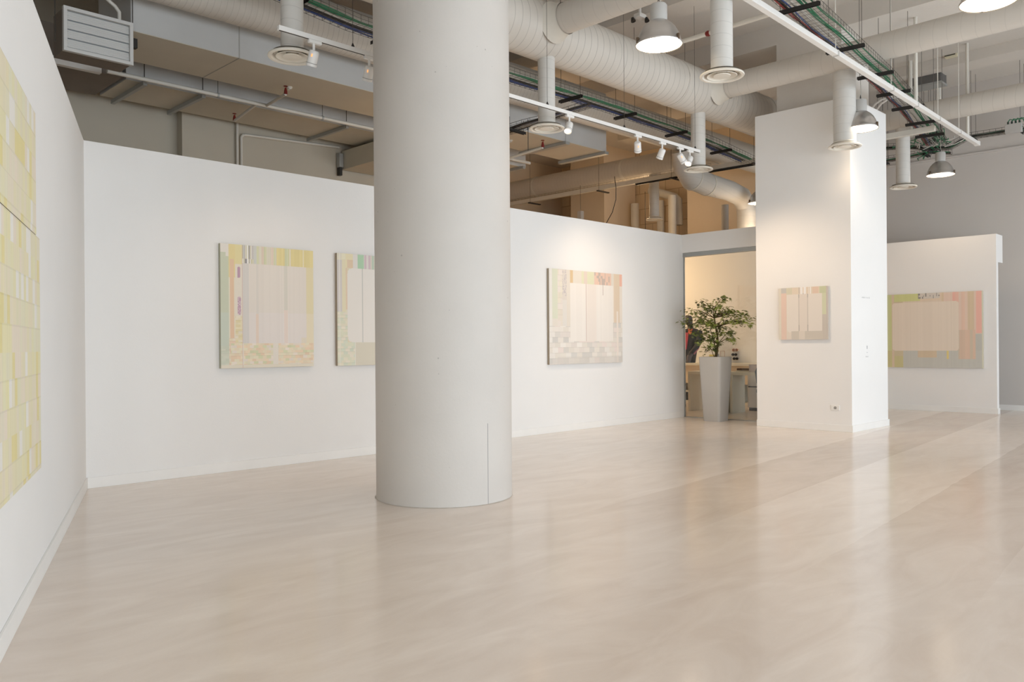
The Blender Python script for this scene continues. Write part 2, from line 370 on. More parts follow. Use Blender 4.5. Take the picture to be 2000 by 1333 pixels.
# vertical pipes behind
for px, w, u, lab in ((1240, 8, 17.2, 'pale vertical pipe against the block wall, left of the small hanging diffuser'),
                      (1313, 8, 16.9, 'pale vertical pipe just left of the plain cream wall, above the long wall'),
                      (1290, 7, 17.3, 'slim pale pipe behind the small hanging diffuser'),
                      (1416, 7, 15.9, 'grey vertical pipe left of the bent duct above the glass front')):
    q = on_u(px, 420, u); r = w/F*(q-EYE).dot(FW)
    tag(MB().tube([(q.x, q.y, 0.0 if u > 16.7 else 3.441), (q.x, q.y, 4.9 if px != 1416 else 4.3)], r, 20).build('pipe', WHITEP if px != 1416 else mat('grey_pipe', (184, 180, 174), .6)), lab, 'pipe')
q = on_u(1310, 390, 17.2)
tag(MB().tube([on_u(1270, 372, 17.2), on_u(1318, 385, 17.2), on_u(1325, 392, 17.2), on_u(1326, 440, 17.2)], .1, 18).build('pipe', WHITEP), 'bent pale pipe high on the block wall at the right end', 'pipe')
# ------------------------------------------------------------------ hanging diffusers
def diffuser(px, py, z, rd, rp, ztop, label):
    c = on_z(px, py, z)
    t = thing('ceiling_diffuser', label, 'air diffuser', c, 'hanging air diffusers'); k = rd/.225
    MB().tube([(c.x, c.y, z+.05), (c.x, c.y, ztop)], rp, 32, cap=False).build('drop_pipe', DZ, t)
    MB().lathe([(rp, .075), (rp+.012, .055), (.19*k, .035), (.222*k, .018), (.225*k, .008), (.22*k, .0), (.195*k, .0), (.18*k, .012), (.172*k, .04)], c, 44).build('rim', DISC, t)
    MB().lathe([(.15*k, .002), (.153*k, .006), (.1*k, .04), (.06*k, .05)], c, 40).build('inner_ring', DISC, t)
    MB().lathe([(.004, .0), (.085*k, .004), (.088*k, .01), (.03*k, .05)], c, 32, cap0=True).build('centre_cone', DISC, t)
    MB().lathe([(.18*k, .05), (.002, .052)], c, 32).build('throat', mat('throat_grey', (150, 144, 134), .8), t)
    return c
ZD = 4.0
diffuser(571, 113, ZD, .225, .105, 4.95, 'white round diffuser left of the concrete column, hanging from its drop pipe')
diffuser(1068, 253, ZD, .225, .108, 4.95, 'white round diffuser just right of the concrete column')
diffuser(1364, 333, ZD, .225, .112, 4.95, 'white round diffuser at the far end of the track light rail')
diffuser(1278, 430, ZD, .183, .108, 5.05, 'smallest round diffuser, in the warm lit space above the long wall')
diffuser(1410, 150, ZD, .222, .11, 5.1, 'white round diffuser nearest to the largest hanging lamp, right of it')
diffuser(1650, 288, ZD, .22, .148, 5.1, 'white round diffuser on a wide pipe in front of the square pillar')
diffuser(1764, 367, ZD, .225, .115, 5.1, 'white round diffuser right of the square pillar, before the grey wall')
# ------------------------------------------------------------------ bell lamps
def lamp(px, py, z, label, ztop, power=120):
    c = on_z(px, py, z)
    t = thing('pendant_lamp', label, 'pendant lamp', c, 'bell shaped hanging lamps')
    MB().lathe([(.226, 0), (.226, .018), (.219, .024), (.208, .07), (.19, .115), (.165, .16), (.13, .2), (.098, .225), (.082, .235)], c, 48).build('shade', CHROME, t)
    MB().lathe([(.228, -.006), (.232, .004), (.228, .016)], c, 48).build('rim', CHROME, t)
    MB().lathe([(.22, .001), (.14, -.006), (.002, -.01)], c, 48).build('lens', COLD, t)
    MB().lathe([(.083, .23), (.083, .385), (.072, .4), (.002, .402)], c, 32).build('housing', LAMPH, t)
    for a in (.5, 2.6, 4.7):
        d = V((math.cos(a), math.sin(a), 0)); MB().obox(c+d*.226+V((0,0,.028)), d*.012, V((-d.y, d.x, 0))*.011, V((0,0,.028))).build('clip', mat('clip_bronze', (110, 92, 74), .4, .6), t, .003)
    MB().tube([c+V((0,0,.4)), c+V((.012,0,.43)), c+V((0,0,.46)), c+V((-.012,0,.43)), c+V((0,0,.4))], .004, 6).build('hook', STEEL, t)
    MB().tube([c+V((0,0,.455)), (c.x, c.y, ztop)], .0035, 6).build('chain', WIRE, t)
    MB().tube([c+V((.03,0,.4)), c+V((.03,.01,.7)), (c.x+.02, c.y, ztop)], .004, 6).build('power_cord', GREYC, t)
    L = bpy.data.lights.new('lamp_glow', 'SPOT'); L.energy = power; L.color = (1, .74, .5); L.spot_size = math.radians(135); L.spot_blend = .6; L.shadow_soft_size = .18
    lo = bpy.data.objects.new('lamp_glow', L); COL.objects.link(lo); lo.location = c+V((0,0,-.03))
    return c
lamp(1287, 88, 4.25, 'largest fully visible hanging bell lamp, left of the white round diffuser', 6.28)
lamp(1681, 252, 4.25, 'hanging bell lamp in front of the right face of the square pillar', 4.72, 90)
lamp(1837, 342, 4.25, 'hanging bell lamp farthest right, against the grey wall', 4.72, 60)
lamp(1931, 4, 4.25, 'hanging bell lamp cut off by the top edge at upper right', 6.28)
lamp(1484, 397, 4.08, 'hanging bell lamp half hidden behind the left edge of the pillar', 6.28)
# ------------------------------------------------------------------ track with spotlights
TV, TZ = 6.45, 4.06
u0 = on_v(543, 54, TV); u1 = on_v(1366, 296, TV)
t = thing('light_track', 'white lighting track hanging along the long wall, from left of the column to the pillar', 'light track', (u0.x, TV, TZ))
MB().box(u0.x, u1.x, TV-.018, TV+.018, TZ-.02, TZ+.022).build('rail', WHITE, t, .003)
MB().box(u0.x+.01, u1.x-.01, TV-.008, TV+.008, TZ-.0215, TZ-.0195).build('slot', DARK, t)
for px in (690, 1069, 1219, 1357):
    q = on_v(px, 200, TV).x
    MB().tube([(q, TV, TZ+.02), (q, TV, 6.3)], .0025, 5).build('suspension_wire', WIRE, t)
    MB().lathe([(.016, .02), (.016, .03), (.004, .06)], (q, TV, TZ), 12).build('wire_clamp', STEEL, t)
SPOT = [(614, (0, .45, -1), 'first track spotlight, left of the column, in front of the diffuser', 0, 1),
        (722, (.1, .5, -1), 'track spotlight touching the left edge of the concrete column', 0, 1),
        (1112, (-.62, -.25, -1), 'lit track spotlight beside the diffuser right of the column, beam towards the camera', 1, 0),
        (1245, (.75, .5, -1), 'track spotlight with a glowing vent, first of the far cluster of four', 0, 1),
        (1293, (.12, .6, -1), 'tilted track spotlight, second of the far cluster of four', 0, 0),
        (1328, (.8, -.25, -1), 'track spotlight with a glowing vent, third of the far cluster of four', 0, 1),
        (1347, (-.75, -.1, -1), 'last track spotlight, tilted left beside the rail end diffuser', 1, 0)]
for px, d, lab, lit, vent in SPOT:
    uu = on_v(px, 250, TV).x; d = V(d).normalized()
    piv = V((uu, TV, TZ-.11))
    t = thing('track_spotlight', lab, 'spotlight', (uu, TV, TZ-.02), 'white spotlights on the track')
    MB().box(uu-.055, uu+.075, TV-.017, TV+.017, TZ-.05, TZ-.0205).build('adapter', WHITE, t, .004)
    MB().tube([(uu, TV, TZ-.05), piv], .012, 10).build('stem', WHITE, t)
    h0 = piv - d*.03 + V((0,0,-.03)); h1 = h0 + d*.14
    MB().lathe([(.002, 0), (.034, .002), (.043, .012), (.045, .03), (.045, .108), (.048, .11), (.048, .14), (.042, .14), (.038, .125)], h0, 28, axis=tuple(d)).build('head', WHITE, t)
    MB().lathe([(.039, .12), (.002, .118)], h0, 24, axis=tuple(d)).build('lens', SPOTL, t)
    MB().tube([h0+d*.112, h0+d*.117], .0485, 24).build('ring', mat('ring_grey', (150, 148, 146), .5), t)
    if vent:
        s_ = V((-S2, -S2, 0)); s_ = (s_ - d*s_.dot(d)).normalized()
        MB().obox(h0+d*.045+s_*.0445, d*.012, d.cross(s_)*.006, s_*.002).build('vent', SPOTW, t)
    L = bpy.data.lights.new('spot_beam', 'SPOT'); L.energy = {1328: 250, 1245: 115, 1293: 100, 1112: 50}.get(px, 38); L.color = (1, .76, .54); L.spot_size = math.radians(85); L.spot_blend = .9; L.shadow_soft_size = .04
    lo = bpy.data.objects.new('spot_beam', L); COL.objects.link(lo); lo.location = h0+d*.16; lo.rotation_euler = d.to_track_quat('-Z', 'Y').to_euler()
# right hand busbar
t = thing('conduit_bar', 'white square conduit running from the top edge to the grey wall at right', 'conduit', on_z(1480, 8, 4.72))
a = on_z(1440, -18, 4.72); b_ = on_z(1909, 281, 4.72)
MB().bar(a, b_, .07, .06).build('rail', WHITE, t, .004)
MB().bar(b_-(b_-a).normalized()*.07, b_+(b_-a).normalized()*.02, .085, .075).build('end_cap', WHITE, t, .004)
for k in (.28, .5, .62, .74, .87):
    q = a.lerp(b_, k); dd = (b_-a).normalized()
    MB().bar(q-dd*.02, q+dd*.02, .076, .066).build('strap', mat('strap_grey', (196, 194, 190), .5), t)
    MB().tube([q+V((0,0,.03)), (q.x, q.y, 6.3)], .006, 6).build('hanger_rod', WHITEP, t)
for k in (.62, .93):
    q = a.lerp(b_, k); MB().tube([q+V((0,0,.03)), (q.x, q.y, 6.3)], .026, 12).build('drop_pipe', WHITEP, t)
# ------------------------------------------------------------------ wire cable trays
def resample(pts, step):
    pts = [V(p) for p in pts]; out = [pts[0].copy()]; acc = 0
    for a, b_ in zip(pts, pts[1:]):
        L = (b_-a).length; n = max(1, round(L/step))
        for i in range(1, n+1): out.append(a.lerp(b_, i/n))
    return out
def tray(label, pts, w, h, cables, brackets, ztop=6.3, brk_len=None, mesh=.1, rods=True):
    P = resample(pts, mesh); N = len(P)
    t = thing('cable_tray', label, 'cable tray', P[0], 'wire mesh cable trays')
    S = []
    for i in range(N):
        d = (P[min(i+1, N-1)]-P[max(i-1, 0)]); d.z = 0; d.normalize(); S.append(V((-d.y, d.x, 0)))
    mb = MB(); U = V((0,0,h))
    for i in range(N):
        mb.tube([P[i]-S[i]*w/2+U, P[i]-S[i]*w/2, P[i]+S[i]*w/2, P[i]+S[i]*w/2+U], .0028, 4, cap=False)
    for o in (-.5, -.3, -.1, .1, .3, .5): mb.tube([P[i]+S[i]*w*o for i in range(N)], .0028, 4, cap=False)
    for o in (-.5, .5): mb.tube([P[i]+S[i]*w*o+U for i in range(N)], .0035, 4, cap=False); mb.tube([P[i]+S[i]*w*o+U*.5 for i in range(N)], .0025, 4, cap=False)
    mb.build('wire_basket', WIRE, t)
    for (m, o, r, n, name) in cables:
        for c in range(n):
            ph = random.uniform(0, 6); oo = o+random.uniform(-.07, .07)
            q = [P[i]+S[i]*(w*oo+.012*math.sin(ph+i*.35))+V((0,0,.008+r+.006*math.sin(ph*2+i*.5)+c*.004)) for i in range(0, N, 2)]
            if len(q) > 1: MB().tube(q, r, 5).build(name, m, t)
    for f in brackets:
        x = f*(N-1); i = int(x); p_ = P[min(i, N-1)]; s_ = S[min(i, N-1)]; L = (brk_len or w+.12)/2
        fw_ = V((-s_.y, s_.x, 0))
        br = MB().obox(p_+V((0,0,-.008)), s_*L, fw_*.02, V((0,0,.0025))).obox(p_+fw_*.02+V((0,0,-.026)), s_*L, fw_*.002, V((0,0,.02))).obox(p_-fw_*.02+V((0,0,-.026)), s_*L, fw_*.002, V((0,0,.02))).build('bracket', STEEL, t)
        sl = MB(); n = int(L*2/.045)
        for k in range(n): sl.obox(p_-fw_*.0225+V((0,0,-.026))+s_*(-L+.03+k*.045), s_*.013, fw_*.0008, V((0,0,.006)))
        sl.build('slot', BLACK, br)
        if rods:
            for sg in (-1, 1): MB().tube([p_+s_*sg*(L-.03), p_+s_*sg*(L-.03)+V((0,0,ztop-p_.z))], .0035, 5).build('hanger_rod', WIRE, t)
    return t
# tray over the right hand side
ZT = 4.88
TR = [on_z(1452, -90, ZT), on_z(1546, 0, ZT), on_z(1630, 74, ZT), on_z(1713, 147, ZT), on_z(1773, 207, ZT), on_z(1808, 250, ZT), on_z(1830, 284, ZT)]
tray('wire cable tray with green cables running from the top edge towards the grey wall', TR, .33, .09,
     [(GREEN, -.12, .009, 3, 'green_cable'), (GREEN, -.4, .006, 2, 'green_cable'), (BLUE, .36, .008, 1, 'blue_cable'), (BLACK, .4, .008, 2, 'black_cable'), (REDC, .49, .007, 2, 'red_cable'), (GREYC, .1, .007, 2, 'grey_cable')],
     (.16, .33, .47, .58, .68, .79, .9))
# tray behind the track lights
ZL = 4.87; VT = 7.7
TL = [on_v(400, -60, VT), on_v(545, -10, VT), on_v(690, 52, VT), on_v(1010, 158, VT), on_v(1190, 213, VT), on_v(1300, 251, VT), on_v(1385, 283, VT), on_v(1462, 318, VT)]
tray('wire cable tray with blue and green cables between the two long round ducts', TL, .3, .09,
     [(GREEN, -.3, .01, 3, 'green_cable'), (BLUE, .38, .01, 3, 'blue_cable'), (BLACK, .1, .008, 2, 'black_cable'), (GREYC, -.1, .009, 2, 'grey_cable')],
     (.1, .2, .36, .52, .64, .78, .91))
tray('short dark cable tray branching off left below the grey box duct, right of the column', [on_z(1158, 206, 4.86), on_z(1095, 226, 4.7), on_z(1040, 244, 4.56), on_z(960, 268, 4.52)], .26, .07,
     [(BLACK, -.3, .014, 4, 'black_cable'), (BLUE, .2, .009, 3, 'blue_cable'), (GREYC, .0, .012, 3, 'grey_cable'), (BLACK, .35, .012, 3, 'black_cable')], (.75,), ztop=4.71)
for k, dx in enumerate((0, 11)):
    tag(MB().tube([on_u(1700+dx, 216, 13.6), on_u(1710+dx, 203, 13.6), on_u(1722+dx, 195, 13.6), on_u(1742+dx, 189, 13.6)], .016, 8).build('bent_conduit', WHITE), ('upper' if not k else 'lower') + ' of two white bent conduits leaving the cable tray towards the pillar', 'conduit', 'bent white conduits')
# trays at the far wall
UB = 16.9
tray('far cable tray with green cables crossing the grey wall at the right edge', [on_u(1690, 294, UB), on_u(1770, 289, UB), on_u(1812, 292, UB), on_u(1856, 290, UB), on_u(1890, 271, UB), on_u(2060, 245, UB)], .22, .08,
     [(GREEN, 0, .012, 5, 'green_cable'), (BLACK, -.3, .01, 2, 'black_cable'), (GREYC, .3, .009, 2, 'grey_cable')], (.12, .42, .62, .85))
tray('lower far cable tray, ending below the green cable tangle right of the pillar', [on_u(1690, 322, UB-.2), on_u(1760, 311, UB-.2), on_u(1820, 299, UB-.2), on_u(1856, 300, UB-.2)], .2, .08,
     [(BLACK, 0, .01, 3, 'black_cable'), (REDC, .2, .006, 1, 'red_cable'), (GREEN, -.2, .01, 2, 'green_cable')], (.25, .75))
# white channel with cables below
t = thing('cable_channel', 'white cable channel with dark cables under it, crossing behind the long wall to the pillar', 'cable channel', (14.4, 10, 4.75))
zc = 4.74
MB().box(14.36, 14.44, 4.6, 15.4, zc, zc+.09).build('channel', WHITEP, t, .004)
for k, (dz, r) in enumerate(((-.012, .012), (-.03, .012), (-.02, .014))):
    MB().tube([(14.38+.02*k, v, zc+dz+.008*math.sin(v*1.3+k)) for v in [6.2+.4*i for i in range(12)]], r, 6).build('cable', BLACK, t)
for v in (5.6, 7.75, 9.6, 11.5, 13.6):
    MB().box(14.2, 14.6, v-.025, v+.025, zc-.06, zc-.035).build('bracket', STEEL, t)
    MB().tube([(14.25, v, zc-.04), (14.25, v, 6.3)], .004, 5).build('hanger_rod', WIRE, t)
bk = MB()
for i in range(60):
    v = 8.8+.11*i; bk.tube([(14.46, v, zc+.02), (14.46, v, zc+.16)], .002, 4, cap=False)
for z in (.09, .125, .16): bk.tube([(14.46, 8.8, zc+z), (14.46, 15.3, zc+z)], .0025, 4)
bk.build('wire_side', WIRE, t)
# cable knot and junction boxes at the far wall
mb = MB()
q0 = on_u(1818, 285, 16.4)
t = thing('cable_bundle', 'tangle of green and black cables where the trays meet right of the pillar', 'cables', q0)
for k in range(26):
    a = q0+V((random.uniform(-.45, .25), random.uniform(-.2, .25), random.uniform(-.05, .1))); pts = [a]
    for j in range(6): pts.append(pts[-1]+V((random.uniform(-.22, .2), random.uniform(-.14, .14), random.uniform(-.1, .1))))
    pp = []
    for i in range(len(pts)-1):
        for s_ in (0, .33, .66): pp.append(pts[i].lerp(pts[i+1], s_))
    MB().tube(pp, .008, 5).build('cable', (GREEN, BLACK, GREEN, GREYC)[k % 4], t)
def jbox(px, py, u, w, h, label):
    q = on_u(px, py, u); t = thing('junction_box', label, 'junction box', q)
    MB().box(q.x-.05, q.x+.05, q.y-w/2, q.y+w/2, q.z-h/2, q.z+h/2).build('box', LAMPH, t, .006)
    for k in range(4):
        y = q.y-w/2+.04+k*(w-.08)/3
        MB().tube([(q.x, y, q.z+h/2), (q.x, y, q.z+h/2+.05)], .016, 10).build('gland', mat('gland_green', (40, 62, 54), .5), t)
        MB().tube([(q.x, y, q.z+h/2+.05), (q.x, y-.03, q.z+h/2+.09), (q.x, y-.12, q.z+h/2+.06), (q.x, y-.16, q.z)], .009, 6).build('cable', GREEN, t)
jbox(1980, 251, 16.75, .26, .16, 'grey junction box with green cable glands on the far tray at the right edge')
jbox(1817, 277, 16.2, .26, .16, 'grey junction box among the green cables right of the pillar')
# ------------------------------------------------------------------ box ducts upper left
VB = 9.14; ZB = 4.72
t = thing('box_duct', 'long grey rectangular duct crossing above the two left paintings behind the column', 'duct', (7.4, 9.6, ZB), 'rectangular ducts')
MB().box(3.38, 11.55, VB, 10.12, ZB, 5.75).build('casing', BOXD, t, .004)
MB().box(3.38, 11.55, VB+.002, 10.11, ZB-.006, ZB-.0005).build('underside', BOXU, t)
for u in (4.62, 8.9, 10.45): MB().box(u-.006, u+.006, VB-.003, 10.12, ZB-.009, 5.75).build('seam', mat('seam_grey', (170, 168, 162), .6), t)
for u in (10.45, 11.5): MB().box(u-.05, u+.05, VB-.05, 10.2, ZB-.06, ZB-.01).build('support_bar', mat('galvanised', (176, 178, 176), .45, .3), t)
for u in (5.6, 9.7): MB().lathe([(.035, 0), (.04, -.012), (.015, -.03), (.02, -.036)], (u, 9.7, ZB-.006), 16).build('sprinkler_rose', WHITEP, t)
GAL = MATS['galvanised']
t = thing('box_duct', 'second rectangular duct with cream underside, behind the sprinkler pipe', 'duct', (8, 11.3, ZB), 'rectangular ducts')
MB().box(3.95, 9.0, 10.85, 11.8, ZB, 5.4).build('casing', BOXD, t, .004)
MB().box(3.95, 9.0, 10.852, 11.79, ZB-.006, ZB-.0005).build('underside', BOXU, t)
for u in (4.15, 4.92, 7.2): MB().box(u-.025, u+.025, 10.75, 11.9, ZB-.06, ZB-.008).build('support_bar', GAL, t)
for u in (4.15, 4.92, 7.2): MB().tube([(u, 10.78, ZB-.03), (u, 10.78, 6.3)], .006, 6).build('hanger_rod', WIRE, t)
t = thing('box_duct', 'dark brown panelled duct box below the louvred unit at upper left', 'duct', (2.9, 11.3, ZB), 'rectangular ducts')
MB().box(1.2, 3.9, 10.84, 11.85, ZB, 5.2).build('casing', PANEL, t, .004)
MB().box(1.2, 3.62, 10.74, 10.82, ZB-.03, ZB+.06).build('edge_rail', WHITE, t, .003)
t = thing('box_duct', 'small grey box duct below the cream underside, at the left edge of the column', 'duct', (8.3, 11.4, 4.3), 'rectangular ducts')
MB().box(7.95, 8.9, 10.9, 12.05, 4.33, 4.65).build('casing', BOXU, t, .004)
MB().box(7.86, 7.94, 11.98, 12.08, 4.36, 4.6).build('bracket', GAL, t, .01); MB().box(7.87, 7.92, 11.99, 12.07, 4.22, 4.355).build('bracket', STEEL, t)
t = thing('box_duct', 'lower grey rectangular duct below the sprinkler head right of the column', 'duct', (10.5, 11.0, 4.6), 'rectangular ducts')
MB().box(9.4, 11.1, 10.7, 11.7, 4.62, 5.3).build('casing', BOXD, t, .004)
MB().box(9.4, 11.1, 10.702, 11.69, 4.614, 4.6195).build('underside', BOXU, t)
for u in (10.2, 10.95): MB().box(u-.03, u+.03, 10.6, 11.8, 4.56, 4.612).build('support_bar', GAL, t)
# louvred unit
vA = 9.0
qa = on_v(124, 9, vA); qb = on_v(261, 127, vA)
ua, ub_ = qa.x, qb.x; zt_ = qa.z; zb_ = on_v(261, 128, vA).z
t = thing('louvre_unit', 'grey air unit with a framed louvre face at upper left', 'air unit', ((ua+ub_)/2, vA+.5, zb_))
MB().box(ua+.01, ub_-.01, vA+.05, vA+.36, zb_+.01, zt_-.01).build('casing', PANEL, t, .004)
fr_ = MB().box(ua, ub_, vA, vA+.05, zt_-.035, zt_).box(ua, ub_, vA, vA+.05, zb_, zb_+.035).box(ua, ua+.035, vA, vA+.05, zb_+.035, zt_-.035).box(ub_-.035, ub_, vA, vA+.05, zb_+.035, zt_-.035).build('frame', LOUV, t, .002)
nf = 4; fh = (zt_-zb_-.08)/nf
for i in range(nf):
    z0 = zb_+.04+fh*i
    fl = MB().obox(((ua+ub_)/2, vA+.028, z0+fh/2), V(((ub_-ua-.074)/2, 0, 0)), V((0, .006, fh*.46)), V((0, .0012, 0)))
    for k in range(5): fl.box(ua+.037, ub_-.037, vA+.016+.0022*k, vA+.024+.0022*k, z0+fh*(.1+.19*k), z0+fh*(.1+.19*k)+.004)
    fl.build('slat', LOUV, t)
MB().box(ua+.03, ub_-.03, vA+.044, vA+.05, zb_+.03, zt_-.03).build('backing', mat('backing_grey', (150, 154, 156), .6), t)
MB().box(ub_+.005, ub_+.05, vA+.02, vA+.08, zb_+.2, zb_+.3).build('bracket', STEEL, t)
MB().tube([(ub_-.1, vA+.12, zt_-.01), (ub_-.1, vA+.12, zt_+.12), (ub_-.14, vA+.12, zt_+.17), (ub_-.45, vA+.1, zt_+.36), (ub_-.5, vA+.1, 6.2)], .02, 10).build('drain_pipe', WHITEP, t)
for u in (ua-.05, ub_+.03): MB().tube([(u, vA+.1, zb_+.1), (u, vA+.1, 6.3)], .005, 6).build('hanger_rod', WIRE, t)
# sprinkler pipe
ZP = 4.655; VP = 10.5
t = thing('sprinkler_pipe', 'pale sprinkler pipe with two red heads under the rectangular ducts at left', 'pipe', (6, VP, ZP))
MB().tube([(3.6, VP, ZP), (11.0, VP, ZP)], .026, 14).build('pipe', WHITEP, t)
for u in (5.0, 6.6, 8.0): MB().tube([(u, VP, ZP), (u, VP, ZP+1.6)], .004, 5).build('hanger_rod', WIRE, t); MB().tube([(u-.012, VP, ZP), (u+.012, VP, ZP)], .033, 14).build('pipe_clip', GAL, t)
def head(base, end, tp):
    MB().tube([base, end], .019, 10).build('branch_pipe', WHITEP, tp)
    hd = MB().tube([end, end+V((0,0,.035)), end+V((0,0,.08))], [.024, .022, .012], 10).build('sprinkler_head', RED, tp)
    MB().lathe([(.002, .1), (.028, .1), (.028, .105), (.002, .106)], end, 12).build('deflector', RED, hd)
    MB().tube([end+V((.008,0,.07)), end+V((.008,0,.1))], .004, 5).build('yoke', RED, hd)
q = on_v(520, 204, VP); q2 = on_v(502, 203, VP)
e1 = on_v(458, 236, 11.25); e2 = on_v(558, 184, 9.6)
head(V((q2.x, VP, ZP)), e1, t); head(V((q.x, VP, ZP)), e2, t)
t = thing('sprinkler_pipe', 'thin sprinkler branch with one red head right of the column', 'pipe', on_u(1000, 305, 9.2))
e = on_u(1060, 288, 9.0); MB().tube([e-V((0,-.3,0)), (e.x, e.y+.3, 4.713)], .006, 6).build('hanger_rod', WIRE, t); head(on_u(985, 312, 9.0), e, t)
# ceiling sprinkler pipes
def cpipe(a, b_, r, label, n=12):
    return tag(MB().tube([a, b_], r, n).build('ceiling_pipe', WHITEP), label, 'pipe')
cpipe((9.6, -3.8, 5.42), (9.6, 6.6, 5.42), .03, 'thin pale pipe under the ceiling behind the diffuser next to the largest lamp')
tag(MB().tube([on_z(1227, 61, 6.2), on_z(1346, 15, 6.2)], .022, 8).build('ceiling_pipe', WHITEP), 'short dark ended pipe on the ceiling behind the largest hanging lamp', 'pipe')
q = on_u(1383, 72, 9.6); tag(MB().lathe([(.002, -.03), (.032, -.028), (.04, 0), (.03, .03), (.002, .032)], (9.6, q.y, 5.42), 14, axis=(0, 1, 0)).build('ceiling_sprinkler', RED), 'dark red sprinkler cap on the ceiling pipe left of the upper diffuser pipe', 'sprinkler')
t = thing('emergency_light', 'twin spot emergency light on the ceiling left of the largest lamp', 'emergency light', on_z(1250, 32, 6.06))
q = t.location; MB().box(q.x-.08, q.x+.08, q.y-.06, q.y+.06, q.z-.03, q.z+.03).build('body', WHITE, t, .01); MB().tube([q, (q.x, q.y, 6.3)], .02, 8).build('mount', WHITE, t)
for s_ in (-1, 1): MB().lathe([(.02, .045), (.034, 0), (.036, -.015), (.002, -.01)], q+V((.07*s_, -.07*s_, -.06)), 16, axis=(0, .3, 1)).build('spot', STEEL, t)
t = thing('floodlight', 'grey trapezoid floodlight hung below the ceiling at upper right', 'floodlight', on_u(1812, 150, 16.0))
q = t.location
MB().prism([(q.x, q.y-.27, q.z-.17), (q.x, q.y+.27, q.z-.17), (q.x, q.y+.27, q.z-.02), (q.x, q.y+.09, q.z+.17), (q.x, q.y-.2, q.z+.18), (q.x, q.y-.27, q.z+.12)], (-.15, 0, 0), (.15, 0, 0)).build('housing', mat('flood_grey', (118, 118, 118), .45, .5), t, .006)
MB().box(q.x-.16, q.x+.16, q.y-.28, q.y+.28, q.z-.2, q.z-.165).build('rim', GAL, t)
MB().tube([(q.x, q.y-.05, q.z+.1), (q.x, q.y-.05, 6.3)], .03, 10).build('mount', STEEL, t)
t = thing('emergency_light', 'small pale fitting with two dark bands below the branch duct at upper right', 'ceiling fitting', on_u(1858, 107, 15.6)); q = t.location
MB().box(q.x-.06, q.x+.06, q.y-.11, q.y+.09, q.z-.06, q.z+.05).build('body', mat('ivory', (222, 216, 190), .5), t, .01)
for dz in (-.02, .025): MB().box(q.x-.062, q.x+.062, q.y-.08, q.y+.091, q.z+dz-.008, q.z+dz+.008).build('band', DARK, t)
MB().tube([(q.x, q.y, q.z), (q.x, q.y, 6.3)], .012, 8).build('stem', WHITEP, t)
for px, uu, lab in ((1778, 15.4, 'vertical white pipe right of the far tray, ending at the conduit'), (1834, 16.2, 'vertical white pipe right of the grey floodlight')):
    q = on_u(px, 170, uu); tag(MB().tube([(q.x, q.y, 4.95 if px == 1778 else 5.3), (q.x, q.y, 6.3)], .035, 14).build('ceiling_pipe', WHITEP), lab, 'pipe')
# ceiling ribs
for u in (9.9, 15.6):
    o = B(u, u+.5, -3.9, 12, 6.12, 6.31).build('trim_%d' % (3 if u < 10 else 4), CEIL); o['kind'] = 'structure'
# conduit on the rear wall
vr = 12.06
a = on_v(463, 236, vr); b2 = on_v(463, 330, vr); c2 = on_v(471, 262, vr); d2 = on_v(662, 288, vr)
tag(MB().tube([(a.x, vr, a.z), (a.x, vr, 2.6)], .022, 10).build('wall_pipe', WHITEP), 'vertical pale pipe on the rear wall above the leftmost painting', 'pipe')
tag(MB().tube([(c2.x, vr, 2.6), (c2.x, vr, c2.z-.05), (c2.x+.03, vr, c2.z-.01), (c2.x+.08, vr, c2.z), (d2.x, vr, d2.z)], .022, 10).build('wall_pipe', WHITEP), 'pale pipe bending along the rear wall towards the column', 'pipe')
# loose hanging cable behind the long wall
c = [on_u(1200, 345, 13.6), on_u(1203, 365, 13.6), on_u(1203, 390, 13.6), on_u(1196, 415, 13.6), on_u(1182, 440, 13.6)]
tag(MB().tube(c, .008, 6).build('hanging_cable', BLACK), 'black cable curving down in front of the block wall', 'cable')
q = on_u(1260, 380, 15.2); tag(MB().tube([(q.x, q.y, 3.441), (q.x, q.y, 4.72)], .006, 6).build('hanging_cable', BLACK), 'straight black cable left of the small hanging diffuser', 'cable')
t = thing('wall_speaker', 'small grey box hanging on a rod against the cream pilaster above the long wall', 'speaker', on_u(1134, 420, 13.5)); q = t.location
MB().box(q.x-.05, q.x+.05, q.y-.05, q.y+.05, q.z-.1, q.z+.08).build('body', LAMPH, t, .006); MB().tube([q, (q.x, q.y, 4.7)], .004, 5).build('rod', WIRE, t)
pl = on_u(1115, 400, 16.2); pr = on_u(1180, 400, 16.2)
struct('trim_5', B(16.2, 17.5, pr.y, pl.y, 0, 6.3), CREAM)
